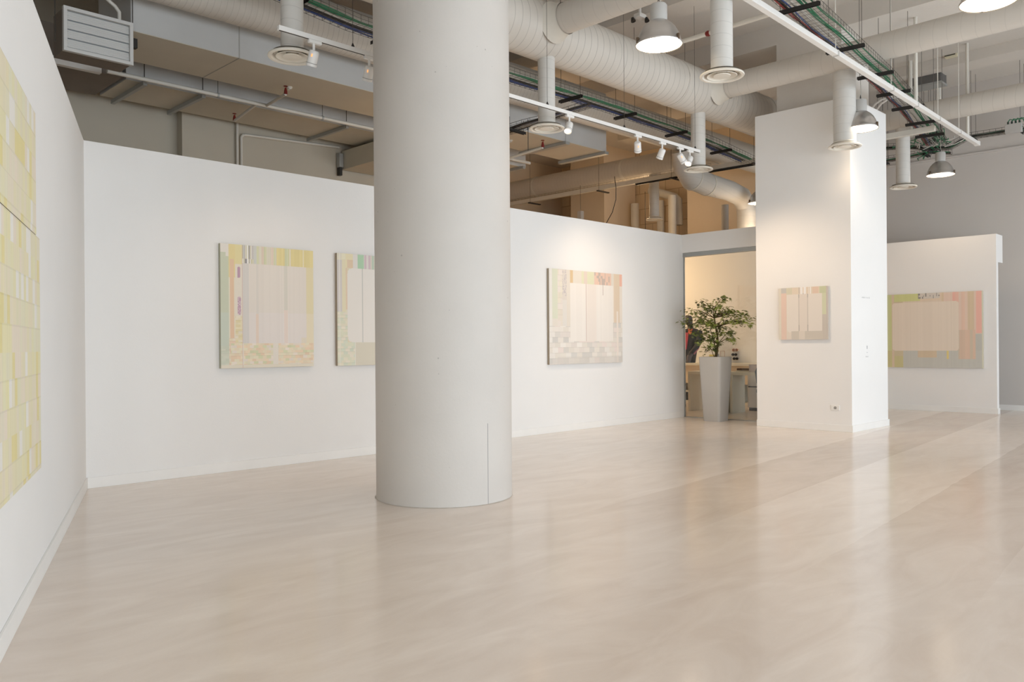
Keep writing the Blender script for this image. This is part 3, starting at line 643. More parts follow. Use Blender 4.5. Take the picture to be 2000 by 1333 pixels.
# ------------------------------------------------------------------ paintings
def mixc(a, b_, f): return tuple(a[i]*(1-f)+b_[i]*f for i in range(3))
def hsh(*k):
    h = 0
    for x in k: h = (h*1664525 + int(x)*374761393 + 1013904223) & 0xffffffff
    h ^= h >> 15; h = (h*2246822519) & 0xffffffff; h ^= h >> 13
    return (h & 0xffff)/65535.0
def rr(x, y, x0, x1, y0, y1, r=0, asp=1):
    if not (x0 <= x <= x1 and y0 <= y <= y1): return False
    if r:
        dx = min(x-x0, x1-x); dy = min(y-y0, y1-y)*asp
        if dx < r and dy < r and (r-dx)**2+(r-dy)**2 > r*r: return False
    return True
def streak(x, seed, n, amp): return (hsh(seed, math.floor(x*n))-.5)*amp
def addc(c, d): return tuple(min(255, max(0, v+d)) for v in c)
def brickc(x, y, w, h, seed, pal, amp=10):
    r = math.floor(y/h); off = (r % 2)*.5*w; k = math.floor((x+off)/w)
    c = pal[int(hsh(seed, r, k)*len(pal)) % len(pal)]
    if (y/h) % 1 < .1: c = addc(c, -12)
    return addc(c, (hsh(seed+3, r, k)-.5)*amp)
def p1(x, y):
    c = (226, 217, 204)
    if x < .085:
        c = (222, 216, 206) if (y < .07 or (x > .055 and y < .1)) else (184, 192, 164)
        if y > .55: c = (184, 196, 178)
        if y > .82: c = mixc(c, brickc(x, y, .05, .02, 4, [(205, 206, 184), (190, 196, 172)]), .7)
    elif x < .15:
        c = (222, 202, 128) if y < .27 else (224, 214, 190)
        if .12 < y < .76 and .095 < x < .135: c = (222, 180, 142)
        if y > .76: c = brickc(x, y, .06, .02, 8, [(224, 206, 170), (228, 212, 190), (222, 190, 160)])
    elif x < .22:
        c = (222, 208, 140) if y < .16 else (224, 214, 196)
        if rr(x, y, .168, .2, .18, .27, .015): c = (168, 124, 152)
        if rr(x, y, .172, .203, .42, .57, .015): c = (176, 132, 158) if hsh(5, x*160, y*90) > .3 else (214, 196, 200)
        if y > .58: c = brickc(x, y, .05, .018, 9, [(226, 212, 170), (222, 206, 150), (228, 216, 190)])
    elif y < .15:
        if x < .34:
            h = hsh(11, x*150, y*9); c = (214, 210, 204)
            if h > .72: c = (120, 118, 120)
            elif h > .5: c = (244, 244, 244)
            elif h > .3: c = (196, 192, 150)
        elif x < .58: c = addc([(196, 200, 196), (214, 208, 186), (218, 196, 176), (202, 204, 160), (186, 194, 196)][int(hsh(12, x*38)*5) % 5], streak(x, 4, 120, 16))
        else:
            c = (222, 204, 126)
            if .675 < x < .725: c = (198, 202, 156)
            if abs(x-.738) < .006 or abs(x-.885) < .004: c = (232, 226, 212)
            c = addc(c, streak(x, 5, 50, 12))
    elif x > .915:
        c = (222, 208, 158) if y < .55 else (228, 214, 178)
    elif y < .8:
        c = (222, 213, 203) if y < .55 else (224, 215, 210)
        if x < .29: c = (206, 202, 198)
        elif abs(x-.375) < .012: c = (214, 207, 198)
        if .665 < x < .705: c = (208, 203, 190) if y < .52 else (228, 208, 196)
        if .36 < x < .39 and y > .56: c = (226, 202, 184)
        if x > .86 and y > .75: c = (224, 212, 190)
        c = addc(c, streak(x, 6, 60, 4))
    if y > .8 and x > .1:
        if not (.54 < x < .6):
            c = brickc(x, y, .045, .022, 21, [(230, 212, 178), (232, 206, 170), (224, 214, 180), (230, 216, 200), (206, 206, 160), (228, 196, 160)], 14)
        if abs(x-.225) < .004: c = (236, 230, 220)
    if y > .975: c = (222, 212, 190)
    if abs(x-.222) < .003: c = (204, 172, 160)
    return addc(c, 9)
def p2(x, y):
    c = (232, 226, 214)
    if x < .06: c = (206, 200, 198) if .06 < y < .6 else (226, 220, 196)
    elif x < .105: c = (230, 220, 180) if y > .05 else (236, 230, 196)
    elif y < .13:
        c = (234, 222, 176) if x < .2 else (226, 222, 216)
        if .125 < x < .2 and y > .05: c = (226, 196, 160)
        if .26 < x < .34: c = (158, 206, 164)
        if .34 < x < .7: c = [(226, 218, 214), (206, 180, 190), (214, 206, 190), (176, 200, 176)][int(hsh(2, x*40)*4) % 4]
        if x > .7: c = (222, 206, 150)
    elif x < .13: c = (228, 200, 166) if y < .5 else (228, 222, 196)
    elif rr(x, y, .13, .88, .13, .79, .05): c = (236, 231, 224) if abs(x-.32) > .004 else (196, 196, 190)
    else: c = (226, 214, 180)
    if y > .52 and x < .13 or (y > .79 and x < .22): c = brickc(x, y, .05, .025, 31, [(230, 224, 196), (220, 222, 192), (212, 220, 196), (234, 226, 204)], 8)
    if y > .79 and x >= .22: c = (216, 208, 186)
    if abs(x-.03) < .004 or (abs(x-.222) < .003 and y > .79): c = (240, 236, 226)
    return c
def p3(x, y):
    c = (232, 226, 216)
    if x < .04: c = (232, 228, 220)
    elif x < .11: c = (214, 218, 192) if y < .52 else (228, 218, 204)
    elif x < .17: c = brickc(x, y, .06, .06, 3, [(228, 218, 198), (232, 220, 210), (224, 212, 196)])
    elif x < .225:
        c = (216, 206, 196) if y < .32 else (222, 216, 208)
        if y < .28 and hsh(4, x*150, y*80) > .7: c = (190, 180, 180)
    elif x < .27: c = (224, 214, 200)
    elif y < .135:
        c = (226, 216, 200)
        if .27 < x < .31: c = (216, 180, 126)
        if .42 < x < .6: c = addc([(218, 218, 178), (226, 214, 194), (222, 202, 186)][int(hsh(8, x*22)*3) % 3], 0)
        if .6 < x < .84: c = (228, 186, 162) if hsh(9, x*70, y*30) < .7 else (180, 160, 148)
        if .88 < x < .96: c = (222, 198, 168)
        if x > .96: c = (236, 170, 146)
    elif .27 < x < .86 and y < .76:
        c = (240, 233, 225) if not (.5 < x < .62) else (234, 222, 212)
        if abs(x-.485) < .008: c = (214, 196, 186)
        if abs(x-.72) < .004 and y < .25: c = (180, 160, 150)
        c = addc(c, streak(x, 7, 40, 5))
    elif x > .88 and y < .55 and x < .96: c = (220, 196, 168)
    else: c = (234, 222, 208)
    if y > .76 or (x < .27 and y > .6) or (x > .86 and y > .55):
        c = brickc(x, y, .07, .055, 12, [(230, 222, 212), (222, 212, 204), (232, 216, 208), (212, 206, 198), (226, 218, 206), (206, 202, 196), (236, 230, 222)], 8)
    if abs(x-.925) < .012 and y > .42: c = (238, 224, 212)
    if y > .92 and x > .1: c = mixc(c, (196, 190, 182), .45)
    return c
def p4(x, y):
    c = (222, 208, 192)
    if x < .05: c = (216, 208, 190)
    elif x < .16: c = (224, 190, 172) if y > .1 else (184, 182, 176)
    elif y < .13:
        c = (222, 204, 180)
        if x < .28: c = (206, 200, 170)
        if .42 < x < .7 and hsh(3, x*60, y*8) > .55: c = (140, 138, 142)
        if .42 < x < .7 and hsh(6, x*60) > .75: c = (244, 242, 240)
        if .7 < x < .82: c = (222, 190, 166)
        if x > .84: c = (190, 196, 150)
    elif .17 < x < .89 and y < .86 and rr(x, y, .17, .89, .1, .86, .06):
        c = (228, 218, 207)
        if .42 < x < .6: c = (224, 212, 200)
        if abs(x-.42) < .008 or abs(x-.6) < .008: c = (168, 160, 150) if (y < .2 or y > .72) else (196, 186, 174)
    elif x > .89: c = (202, 206, 166) if y < .53 else (194, 184, 172)
    if y > .84 and x > .26: c = (196, 186, 172) if not (.42 < x < .54) else (216, 204, 190)
    if y > .53 and x > .9: c = (192, 182, 170)
    if x > .965: c = (190, 178, 168)
    return c
def p5(x, y):
    c = (214, 192, 168)
    if x < .08: c = (190, 196, 120) if y < .8 else (188, 184, 112)
    elif y < .1: c = (192, 196, 112) if x < .38 else (216, 190, 160)
    if .36 < x < .58 and y < .07: c = (200, 190, 178) if hsh(3, x*90, y*40) < .6 else (110, 106, 100)
    if .055 > x > .03: c = (196, 206, 142)
    if x > .6 and y < .55:
        c = [(222, 180, 156), (226, 168, 148), (206, 178, 140), (220, 188, 168), (230, 160, 142)][int(hsh(7, x*34)*5) % 5]
        if x > .93: c = (236, 164, 146)
    if x > .75 and y > .55: c = (176, 176, 168)
    if y > .77: c = (182, 182, 174) if x > .2 else (188, 180, 112)
    if .35 < x < .55 and .75 < y < .86: c = (202, 176, 140)
    if .76 < x < .93 and .5 < y < .88: c = [(206, 172, 146), (196, 176, 150), (214, 176, 150)][int(hsh(8, x*40)*3) % 3]
    if .08 < x < .2 and y > .1: c = (192, 174, 134) if y < .85 else (188, 178, 112)
    if .08 < x < .105: c = (206, 178, 150)
    if rr(x, y, .085, .765, .12, .77, .03): c = (224, 206, 186)
    if .645 < x < .665 and .77 < y < .88: c = (222, 196, 96)
    if x > .985: c = (206, 206, 180)
    return addc(c, streak(x, 9, 70, 5)+10)
def yel(x, y, seed=40):
    y = y*1.6; r = math.floor(y/.0875); off = hsh(seed+7, r)*.2; k = math.floor((x+off)/.11)
    pal = [(230, 218, 150), (226, 214, 170), (232, 214, 180), (222, 214, 160), (230, 222, 140), (232, 212, 186), (224, 222, 176)]
    c = pal[int(hsh(seed, r, k)*7) % 7]; k2 = math.floor((x+off)/.033)
    c = mixc(c, pal[int(hsh(seed+1, r, k2)*7) % 7], .5)
    if hsh(seed+2, r, k2) > .93: c = (236, 234, 226)
    if hsh(seed+5, r, k2) > .9: c = (224, 204, 96)
    c = addc(c, (hsh(seed+9, math.floor(x*260))-.5)*9)
    if (y/.0875) % 1 < .05: c = addc(c, -16)
    return c
def canvas(label, o, ex, w, h, n, depth, fn, side, NX, NY, group='abstract paintings', pale=.3):
    """o: top-left corner at wall, ex: unit vector left to right, n: normal to the room"""
    o = V(o); ex = V(ex); n = V(n); dn = V((0,0,-1))
    t = thing('painting', label, 'painting', o+ex*w/2+dn*h, group)
    g0 = n*.004
    mb = MB(); mb.obox(o+ex*w/2+dn*h/2+n*(depth/2-.002)+g0*.5, ex*(w/2-.0005), dn*(h/2-.0005), n*(depth/2-.003)); mb.build('stretcher', side, t)
    fm = MB(); k = fm.add([o+ex*(w*i/NX)+dn*(h*j/NY)+n*depth for j in range(NY+1) for i in range(NX+1)])
    W = NX+1; cols = []
    for j in range(NY):
        for i in range(NX):
            a = k+j*W+i; fm.face((a, a+W, a+W+1, a+1)); cols.append(fn((i+.5)/NX, (j+.5)/NY))
    f = fm.build('canvas_face', PAINT, t, smooth=False)
    me = f.data; ca = me.color_attributes.new('Col', 'FLOAT_COLOR', 'CORNER'); data = []
    for c in cols: data += list(rgb(mixc(c, (229, 222, 212), pale)))*4
    ca.data.foreach_set('color', data)
    return t
SIDE1 = mat('canvas_edge_green', (170, 168, 148), .7); SIDE2 = mat('canvas_edge_tan', (168, 154, 134), .7); SIDE3 = mat('canvas_edge_pale', (200, 190, 178), .7)
D = .045; vf = VW-D
a = on_v(430, 475, vf); b_ = on_v(613, 716, vf); bl = on_v(431, 720, vf)
canvas('large pale painting with a green left strip, left of the column', (a.x, VW, a.z), (1,0,0), b_.x-a.x, a.z-(b_.z+bl.z)/2, (0,-1,0), D, p1, SIDE1, 170, 190)
wP = b_.x-a.x; zt1 = a.z
a2 = on_v(658, 494, vf); b2 = on_v(660, 715, vf)
canvas('pale painting half hidden behind the column, with a green patch at its top', (a2.x, VW, a2.z), (1,0,0), wP, a2.z-b2.z, (0,-1,0), D, p2, SIDE2, 150, 150)
a = on_v(1072, 524, vf); b_ = on_v(1216, 708, vf); bl = on_v(1072, 713, vf)
canvas('pale pink and cream painting on the long wall right of the column', (a.x, VW, a.z), (1,0,0), b_.x-a.x, a.z-(b_.z+bl.z)/2, (0,-1,0), D, p3, SIDE2, 130, 140)
uf = 11.85-D
a = on_u(1521, 564, uf); b_ = on_u(1617, 663, uf)
canvas('small square painting on the front of the square pillar', (11.85, a.y, a.z), (0,-1,0), a.y-b_.y, a.z-b_.z, (-1,0,0), D, p4, SIDE3, 100, 100)
uf = 16.5-D
a = on_u(1727, 577, uf); b_ = on_u(1921, 720, uf)
canvas('wide green and pink painting on the far wall right of the pillar', (16.5, a.y, a.z), (0,-1,0), a.y-b_.y, a.z-b_.z, (-1,0,0), D, p5, SIDE3, 150, 110)
# yellow two-panel work on the left wall
lp0 = LP+LN*.04
def lwpos(px, py):
    q = on_plane(px, py, lp0, LN); return (q-LP).dot(LD), q.z
aT, zT = lwpos(69, 222); aM, zM = lwpos(73, 463); aL, zL = lwpos(75.5, 466); aB, zBt = lwpos(82, 912)
WY = 2.3; hU = zT-zM; hL = zM-zBt
canvas('upper panel of the tall yellow brick-patterned painting on the left wall', lw(aT+WY, 0, zT), -LD, WY, hU-.004, LN, .04, lambda x, y: yel(x, y*hU/2.2, 40), SIDE3, 260, 130, 'yellow brick-patterned panels', .5)
canvas('lower panel of the tall yellow brick-patterned painting on the left wall', lw((aL+aB)/2+WY, 0, zM), -LD, WY, hL, LN, .04, lambda x, y: yel(x, y*hL/2.2, 60), SIDE3, 260, 150, 'yellow brick-patterned panels', .5)
# ------------------------------------------------------------------ small things on the pillar
t = thing('wall_socket', 'white power socket low on the front of the square pillar', 'socket', on_u(1632, 797, 11.85)); q = t.location
MB().box(11.838, 11.8495, q.y-.065, q.y+.065, q.z-.04, q.z+.04).build('plate', WHITE, t, .004)
for s_ in (-.042, .042): MB().box(11.835, 11.8385, q.y+s_-.016, q.y+s_+.016, q.z-.028, q.z+.028).build('blank', WHITE, t)
MB().lathe([(.021, 0), (.021, .004), (.016, .003), (.016, .001), (.002, .001)], (11.838, q.y, q.z), 20, axis=(-1,0,0)).build('outlet', mat('socket_grey', (170, 166, 160), .5), t)
for dz in (-.01, .01): MB().box(11.8345, 11.838, q.y-.004, q.y+.004, q.z+dz-.003, q.z+dz+.003).build('pin_hole', DARK, t)
INK = mat('vinyl_grey', (150, 150, 150), .7)
def letters(px, py, w, h, n, label, seed, extra=None):
    q = on_v(px, py, 4.93); t = thing('wall_lettering', label, 'lettering', q); mb = MB(); x = q.x
    for i in range(n):
        cw = w/n*(.45+.4*hsh(seed, i))
        if hsh(seed+1, i) > .18:
            mb.box(x, x+cw*.3, 4.9292, 4.9297, q.z, q.z+h*(1 if hsh(seed+2, i) > .6 else .7)); mb.box(x, x+cw, 4.9292, 4.9297, q.z, q.z+h*.18)
        x += w/n
    if extra: extra(mb, q)
    mb.build('letters', INK, t)
letters(1683, 582, .3, .022, 16, 'faint grey line of lettering at head height on the pillar side', 3)
def ex(mb, q):
    mb.box(q.x+.06, q.x+.08, 4.9292, 4.9297, q.z+.12, q.z+.17); mb.box(q.x+.05, q.x+.09, 4.9292, 4.9297, q.z+.065, q.z+.07)
letters(1690, 698, .13, .018, 8, 'small grey emblem and lettering below it on the pillar side', 9, ex)
# ------------------------------------------------------------------ potted maple
pc = on_z(1397.5, 815, 0); pu, pv = min(pc.x, UG-.27), pc.y
q = ray(1398, 815); pv = pu*q.y/q.x
t = thing('potted_tree', 'small maple tree in a tall tapered grey planter before the glass front', 'potted plant', (pu, pv, 0))
def sqring(h, z, r):
    out = []
    for cxx, cyy, a0 in ((1,1,0), (-1,1,PI/2), (-1,-1,PI), (1,-1,1.5*PI)):
        for k in range(6):
            a = a0+PI/2*k/5; out.append(V((pu+cxx*(h-r)+math.cos(a)*r, pv+cyy*(h-r)+math.sin(a)*r, z)))
    return out
PH = 1.075
rings = [sqring(.152, 0, .04), sqring(.156, .012, .045), sqring(.211, PH-.005, .055), sqring(.208, PH, .055), sqring(.196, PH, .05), sqring(.192, PH-.06, .05)]
mb = MB(); k0 = 0; n = 24
for r in rings: mb.add(r)
for i in range(len(rings)-1):
    for j in range(n): a = i*n+j; b_ = i*n+(j+1) % n; mb.face((a, b_, b_+n, a+n))
mb.face(list(range(n))[::-1]); mb.build('planter', POT, t)
mb = MB(); k = mb.add(sqring(.193, PH-.05, .05)); mb.face(list(range(24))); mb.build('soil', SOIL, t)
def tp(px, py, du=0):
    q = on_u(px, py, pu+du); return q
tops = [(1403, 660), (1401, 640), (1396, 620)]
trunk = [V((pu, pv, PH-.06)), tp(1400, 690), tp(1402, 672), tp(1401, 655), tp(1398, 640), tp(1395, 622), tp(1393, 606)]
MB().tube(trunk, [.022, .02, .018, .017, .014, .011, .005], 8).build('trunk', BARK, t)
MB().tube([V((pu+.03, pv+.03, PH-.06)), tp(1398, 690, .04), tp(1396, 675, .06), tp(1391, 655, .08), tp(1386, 640, .05)], [.014, .012, .01, .008, .004], 7).build('trunk', BARK, t)
tips = [(1329, 628), (1344, 606), (1352, 612), (1366, 590), (1371, 600), (1357, 620), (1362, 630), (1352, 640), (1372, 615), (1368, 645), (1383, 604), (1392, 600), (1405, 596),
        (1418, 581), (1412, 590), (1426, 604), (1433, 610), (1440, 622), (1452, 612), (1462, 614), (1474, 620), (1479, 630), (1468, 631), (1450, 630), (1438, 632), (1420, 626),
        (1432, 648), (1435, 664), (1428, 655), (1386, 662), (1376, 662), (1382, 676), (1376, 684), (1366, 655), (1355, 652), (1362, 670), (1410, 652), (1415, 640), (1404, 634), (1390, 640), (1388, 628), (1398, 612), (1410, 615), (1378, 630), (1392, 652), (1396, 678), (1405, 670), (1345, 634), (1370, 625), (1424, 614)]
mbr = MB(); mlf = MB()
random.seed(11)
def leaf(p, d, size):
    d = V(d).normalized(); nrm = V((random.uniform(-.6,.6), random.uniform(-.6,.6), 1)).normalized()
    sd = d.cross(nrm).normalized(); nn = sd.cross(d)
    for a, l in ((-1.15, .6), (-.55, .85), (0, 1), (.55, .85), (1.15, .6)):
        e = d*math.cos(a)+sd*math.sin(a); s_ = e.cross(nn).normalized()
        L = size*l; droop = V((0,0,-.25*L))
        k = mlf.add([p, p+e*L*.45+s_*L*.12+droop*.2, p+e*L+droop, p+e*L*.45-s_*L*.12+droop*.2]); mlf.face((k, k+1, k+2, k+3))
for (px, py) in tips:
    du = random.uniform(-.34, .16); e = tp(px, py, du)
    if e.x > UG-.02: e.x = UG-.02
    if e.y > VW-.03: e.y = VW-.03
    if e.x > 11.75 and e.y < 6.56: e.y = 6.56
    b0 = min(trunk, key=lambda q: abs(q.z-(e.z-.1))+.2*random.random())
    mid = b0.lerp(e, .5)+V((0,0,.05)); pts = [b0.lerp(mid, i/3) for i in range(3)]+[mid.lerp(e, i/4)+V((0,0,.015*math.sin(i))) for i in range(5)]
    mbr.tube(pts, [.007-.0008*i for i in range(len(pts))], 5)
    for i, q in enumerate(pts[2:]):
        for kk in range((0, 1, 3, 6, 7, 7)[i]):
            q2 = q+V((random.gauss(0,.03), random.gauss(0,.042), random.gauss(0,.028)))
            if q2.x > UG-.06: q2.x = UG-.06
            if q2.y < 6.53 and q2.x > 11.78: continue
            leaf(q2, (random.uniform(-1,1)*.7, random.uniform(-1,1), random.uniform(-.5,.4)), random.uniform(.04,.075))
mbr.build('branches', BARK, t); lo_ = mlf.build('foliage', LEAF, t, smooth=False)
lo_['kind'] = 'stuff'
# ------------------------------------------------------------------ office behind the glass
def desk(v0, v1, u0, u1, label):
    t = thing('desk', label, 'desk', ((u0+u1)/2, (v0+v1)/2, 0), 'white office desks')
    MB().box(u0, u1, v0, v1, .71, .765).build('top', DESK, t, .003)
    for v in (v0, v1-.05): MB().box(u0, u1, v, v+.05, 0, .71).build('leg', DESK, t, .003)
q = on_z(1344, 803, 0); DUo = q.x
desk(8.03, q.y, DUo, DUo+.46, 'white slab desk behind the glass, left of the planter')
desk(6.5, 7.93, DUo, DUo+.46, 'white slab desk behind the glass, right of the planter')
t = thing('counter', 'long white counter against the rear wall of the office', 'counter', (16.1, 9.5, 0))
ct = on_u(1345, 709.5, 15.7).z
MB().box(15.7, 16.49, 6.6, 11.6, ct-.05, ct).build('top', DESK, t, .003)
MB().box(15.78, 15.82, 6.6, 11.6, .42, ct-.05).build('front_panel', CREAM, t)
MB().box(15.8, 16.48, 6.6, 11.6, .0, .03).build('base_shelf', DESK, t)
for v in (6.6, 9.1, 11.55): MB().box(15.8, 16.48, v, v+.05, .03, ct-.05).build('divider', DESK, t)
MB().box(15.8, 16.48, 9.15, 11.55, .22, .25).build('shelf', DESK, t)
for k in range(6):
    v = 10.3+k*.16; tag(MB().box(15.85, 16.3, v, v+.13, .031, .2).build('file_box', DARK, bevel=.004), ('dark file box on the lowest shelf under the office counter'), 'file box', 'file boxes under the counter')
t = thing('cabinet', 'white drawer cabinet standing behind the right desk', 'cabinet', (14.7, 7.2, 0))
cz = on_u(1470, 733, 14.7).z
MB().box(14.4, 15.0, 6.5, 8.0, .06, .74).build('body', CAB, t, .004)
MB().box(14.42, 14.98, 6.52, 7.98, 0, .06).build('plinth', DARK, t)
zs = on_u(1470, 756, 14.4).z
MB().box(14.384, 14.3995, 6.52, 7.98, zs+.012, .73).build('drawer', CAB, t, .003)
MB().box(14.384, 14.3995, 6.52, 7.98, .08, zs-.012).build('drawer', CAB, t, .003)
MB().box(14.39, 14.3994, 6.52, 7.98, zs-.011, zs+.011).build('shadow_gap', DARK, t)
# things on the right desk
q = on_z(1443, 722, .765); q.x = DUo+.3
tag(MB().box(DUo+.2, DUo+.38, 7.62, 7.92, .766, .79).build('document_tray', DESK, bevel=.003), 'low white tray on the right desk, below the dark strip', 'tray')
tag(MB().box(DUo+.21, DUo+.36, 7.64, 7.91, .7905, .83).build('keyboard', mat('dark_brown', (92, 72, 56), .6), bevel=.003), 'flat dark strip lying on the low white tray behind the planter', 'keyboard')
t = thing('paper_stack', 'pale lilac box standing on the right desk beside the pillar', 'box', (DUo+.3, 7.1, .766))
MB().box(DUo+.1, DUo+.42, 6.7, 7.6, .766, .9).build('box', mat('lilac_card', (206, 194, 192), .6), t, .004); MB().box(DUo+.098, DUo+.422, 6.698, 7.602, .9001, .908).build('lid', mat('lilac_lid', (214, 202, 198), .6), t)
# chair mostly behind the pillar
t = thing('office_chair', 'blue grey office chair at the right desk, mostly hidden by the pillar', 'chair', (13.4, 6.92, 0)); q = t.location
CH = mat('chair_fabric', (104, 120, 136), .8)
MB().box(q.x-.24, q.x+.2, q.y-.24, q.y+.24, .42, .5).build('seat', CH, t, .03)
MB().ell([((q.x-.22, q.y, .52), (.03, 0, 0), (0, .12, 0)), ((q.x-.24, q.y, .6), (.035, 0, 0), (0, .22, 0)), ((q.x-.26, q.y, .8), (.035, 0, 0), (0, .24, 0)), ((q.x-.29, q.y, .92), (.02, 0, 0), (0, .16, 0))]).build('backrest', CH, t)
MB().tube([(q.x, q.y, .08), (q.x, q.y, .42)], .03, 12).build('gas_column', STEEL, t)
for k in range(5):
    a = 2*PI*k/5+.3; e = V((q.x+.28*math.cos(a), q.y+.28*math.sin(a), .06)); MB().tube([(q.x, q.y, .09), e], [.025, .016], 8).build('base_arm', STEEL, t)
    MB().lathe([(.002, -.015), (.03, -.012), (.03, .012), (.002, .015)], e+V((0,0,-.03)), 12, axis=(-math.sin(a), math.cos(a), 0)).build('caster', BLACK, t)
# eyewear on the office wall
for px, py, m, lab in ((1436, 684, mat('tortoise', (176, 104, 62), .35), 'orange brown spectacles, topmost of the three on the office wall'),
                       (1434.5, 693, mat('gloss_black', (36, 34, 38), .25), 'dark spectacles, middle of the three on the office wall'),
                       (1437, 701, MATS['gloss_black'], 'black spectacles, lowest of the three on the office wall')):
    q = on_u(px, py, 16.46); t = thing('spectacles', lab, 'spectacles', (16.46, q.y, q.z), 'spectacles on the office wall')
    for s_ in (-1, 1):
        pts = [(16.45, q.y+s_*.036+.031*math.cos(a), q.z+.024*math.sin(a)) for a in [2*PI*k/18 for k in range(19)]]
        MB().tube(pts, .006, 6).build('rim', m, t)
        MB().tube([(16.45, q.y+s_*.066, q.z+.012), (16.495, q.y+s_*.066, q.z+.01)], .004, 6).build('temple', m, t)
        MB().ell([((16.449, q.y+s_*.036, q.z), (0, .028, 0), (0, 0, .021)), ((16.451, q.y+s_*.036, q.z), (0, .028, 0), (0, 0, .021))], 18).build('lens', mat('smoke_lens', (120, 104, 92), .2) if py < 690 else mat('black_lens', (44, 42, 48), .2), t)
    MB().tube([(16.45, q.y-.006, q.z+.008), (16.447, q.y, q.z+.011), (16.45, q.y+.006, q.z+.008)], .005, 6).build('bridge', m, t)
    MB().box(16.44, 16.499, q.y-.06, q.y+.06, q.z-.031, q.z-.028).build('ledge', mat('clear_ledge', (214, 190, 160), .4), t)
# little stand and pots seen over the planter rim
q = on_u(1409, 700, 15.9); zc2 = ct
t = thing('display_stand', 'thin copper wire stand on the counter just right of the maple trunk', 'display stand', (15.95, q.y, ct+.001))
y0 = q.y; hh = on_u(1410, 686, 15.95).z
MB().tube([(15.95, y0-.05, ct+.02), (15.95, y0-.05, hh), (15.95, y0+.05, hh), (15.95, y0+.05, ct+.02), (15.95, y0-.05, ct+.02)], .004, 6).build('frame', mat('copper', (150, 84, 50), .4, .5), t)
MB().box(15.9, 16.0, y0-.07, y0+.07, ct+.0005, ct+.016).build('base', MATS['copper'], t)
q = on_u(1392, 695, 15.9)
tag(MB().box(15.85, 16.0, q.y-.055, q.y+.06, ct+.0005, on_u(1392, 693, 15.9).z).build('carton', mat('yellow_card', (214, 200, 110), .6), bevel=.003), 'small yellow carton on the office counter left of the maple trunk', 'box')
q = on_u(1401.5, 695, 15.9)
tag(MB().lathe([(.04, 0), (.05, .05), (.045, .12), (.03, on_u(1403, 692, 15.9).z-ct), (.002, on_u(1403, 692, 15.9).z-ct+.001)], (15.9, q.y, ct+.0005), 16, cap0=True).build('jar', mat('grey_glaze', (140, 140, 136), .4)), 'small grey jar on the office counter behind the maple trunk', 'jar')
# dark figure on the counter
fu = 15.95
fc = on_u(1347, 660, fu); fy = fc.y; sc = F/((fc-EYE).dot(FW))
def fz(py): return on_u(1347, py, fu).z
def fyx(px): return on_u(px, 660, fu).y
t = thing('display_figure', 'dark faceless figure in black jacket and pink top behind the glass left of the maple', 'figure', (fu, fy, ct+.001))
SK = mat('figure_skin', (58, 54, 54), .6); JK = mat('jacket_black', (38, 37, 40), .8); PK = mat('pink_top', (176, 64, 84), .7); OR = mat('orange_lapel', (226, 96, 62), .7); GT = mat('grey_trouser', (92, 86, 92), .8)
def ring(px0, px1, py, d): 
    y0, y1 = fyx(px0), fyx(px1); return ((fu, (y0+y1)/2, fz(py)), (d, 0, 0), (0, (y0-y1)/2, 0))
# body: one continuous surface from hips to crown
MB().ell([ring(1336, 1352, 709, .13), ring(1334, 1358, 690, .13), ring(1336, 1360, 672, .125), ring(1334, 1364, 658, .13), ring(1334.5, 1366, 648, .11), ring(1339, 1360, 643.5, .085), ring(1344, 1354, 641, .06), ring(1343.5, 1352.5, 637, .055), ring(1341, 1352, 633, .075), ring(1339.5, 1351.8, 628, .09), ring(1338.8, 1351.5, 624, .095), ring(1340, 1351, 620, .085), ring(1342, 1350, 617.5, .05), ring(1344, 1348, 616.6, .02)], 28).build('body', SK, t)
MB().ell([ring(1333.5, 1356, 709, .14), ring(1333.5, 1359, 690, .145), ring(1333.5, 1361.5, 672, .14), ring(1333, 1366, 658, .145), ring(1333.5, 1367, 648, .122), ring(1338, 1361, 643, .095)], 28).build('jacket', JK, t)
MB().ell([ring(1340, 1346, 619.5, .05), ring(1339.5, 1347, 617.5, .055), ring(1341, 1346, 616, .03)], 14).build('hair_bun', DARK, t)
def fp(px, py, d): q = on_u(px, py, fu); return V((fu-d, q.y, q.z))
def plate(pts, d, name, m): MB().prism([fp(a, b_, d) for a, b_ in pts], (0,0,0), (.03, 0, 0)).build(name, m, t)
plate([(1341, 650), (1352, 650), (1351, 662), (1348, 683), (1343, 683), (1337.5, 664)], .155, 'shirt', PK)
plate([(1339.5, 642), (1345, 642), (1345, 647), (1342, 654), (1338.5, 653)], .16, 'lapel', OR)
plate([(1352, 643), (1359, 643), (1356, 654), (1352, 651)], .16, 'lapel', OR)
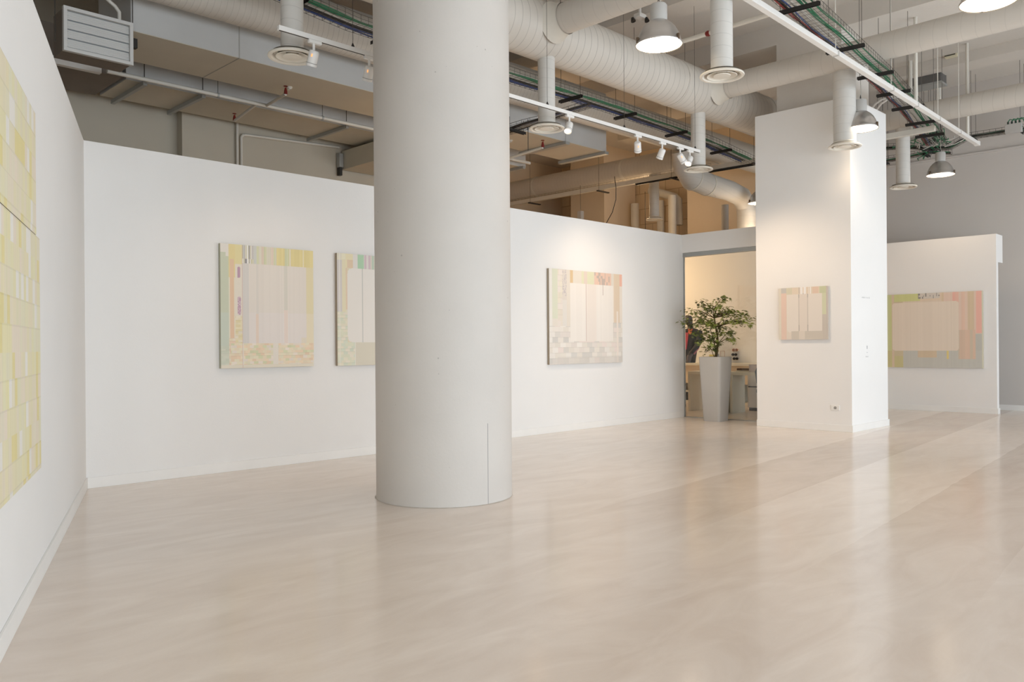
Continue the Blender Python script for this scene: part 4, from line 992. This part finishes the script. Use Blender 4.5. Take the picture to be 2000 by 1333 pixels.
# arm bent on the hip
MB().tube([fp(1365, 648, .0), fp(1368, 658, .03), fp(1369, 666, .06), fp(1365, 678, .1), fp(1358, 688, .15)], [.075, .075, .07, .06, .045], 14).build('sleeve', JK, t)
MB().tube([fp(1369, 670, .05), fp(1367, 681, .08), fp(1361, 692, .12)], [.02, .026, .02], 10).build('sleeve_lining', mat('lining_pink', (170, 110, 120), .7), t)
MB().tube([fp(1357, 690, .13), fp(1353, 697, .14), fp(1351, 708, .14)], [.05, .055, .05], 12).build('trouser_leg', GT, t)
hm = MB()
for k in range(4): hm.tube([fp(1357+k*.6, 688, .17), fp(1354+k*.8, 691+k*.5, .185), fp(1352.5+k*.8, 693+k*.6, .18)], [.011, .01, .008], 7)
hm.tube([fp(1360, 686, .15), fp(1357, 688, .165), fp(1355, 692, .17)], [.035, .036, .028], 10); hm.tube([fp(1357, 687, .17), fp(1354, 687.5, .185)], [.011, .009], 7)
hm.build('hand', SK, t)
# ------------------------------------------------------------------ daylight and world
W = bpy.data.worlds.new('sky'); SC.world = W; W.use_nodes = True
bg = W.node_tree.nodes['Background']; bg.inputs[0].default_value = (.82, .9, 1, 1); bg.inputs[1].default_value = 1.6
for i, (a, b_) in enumerate(BAY):
    L = bpy.data.lights.new('daylight', 'AREA'); L.shape = 'RECTANGLE'; L.size = b_-a; L.size_y = WZ1-WZ0; L.energy = 235; L.color = (.81, .905, 1)
    lo = bpy.data.objects.new('daylight', L); COL.objects.link(lo); lo.location = ((a+b_)/2, -3.97, (WZ0+WZ1)/2); lo.rotation_euler = (-PI/2, 0, PI)
    lo.rotation_euler = V((0, 1, -.16)).to_track_quat('-Z', 'Z').to_euler()
# unseen point lights added to warm the open space behind the long wall
for p_, e in (((11.8, 11.2, 5.4), 26), ((15.3, 11.0, 4.4), 44), ((14.7, 11.7, 2.8), 230), ((7.6, 9.4, 3.6), 16)):
    L = bpy.data.lights.new('office_fill', 'POINT'); L.energy = e; L.color = (1, .68, .39); L.shadow_soft_size = .25
    lo = bpy.data.objects.new('office_fill', L); COL.objects.link(lo); lo.location = p_
SC.view_settings.view_transform = 'Standard'; SC.view_settings.look = 'None'; SC.view_settings.gamma = 1; SC.view_settings.exposure = -0.88
SC.cycles.max_bounces = 10; SC.cycles.diffuse_bounces = 6; SC.cycles.sample_clamp_indirect = 8; SC.cycles.use_denoising = True
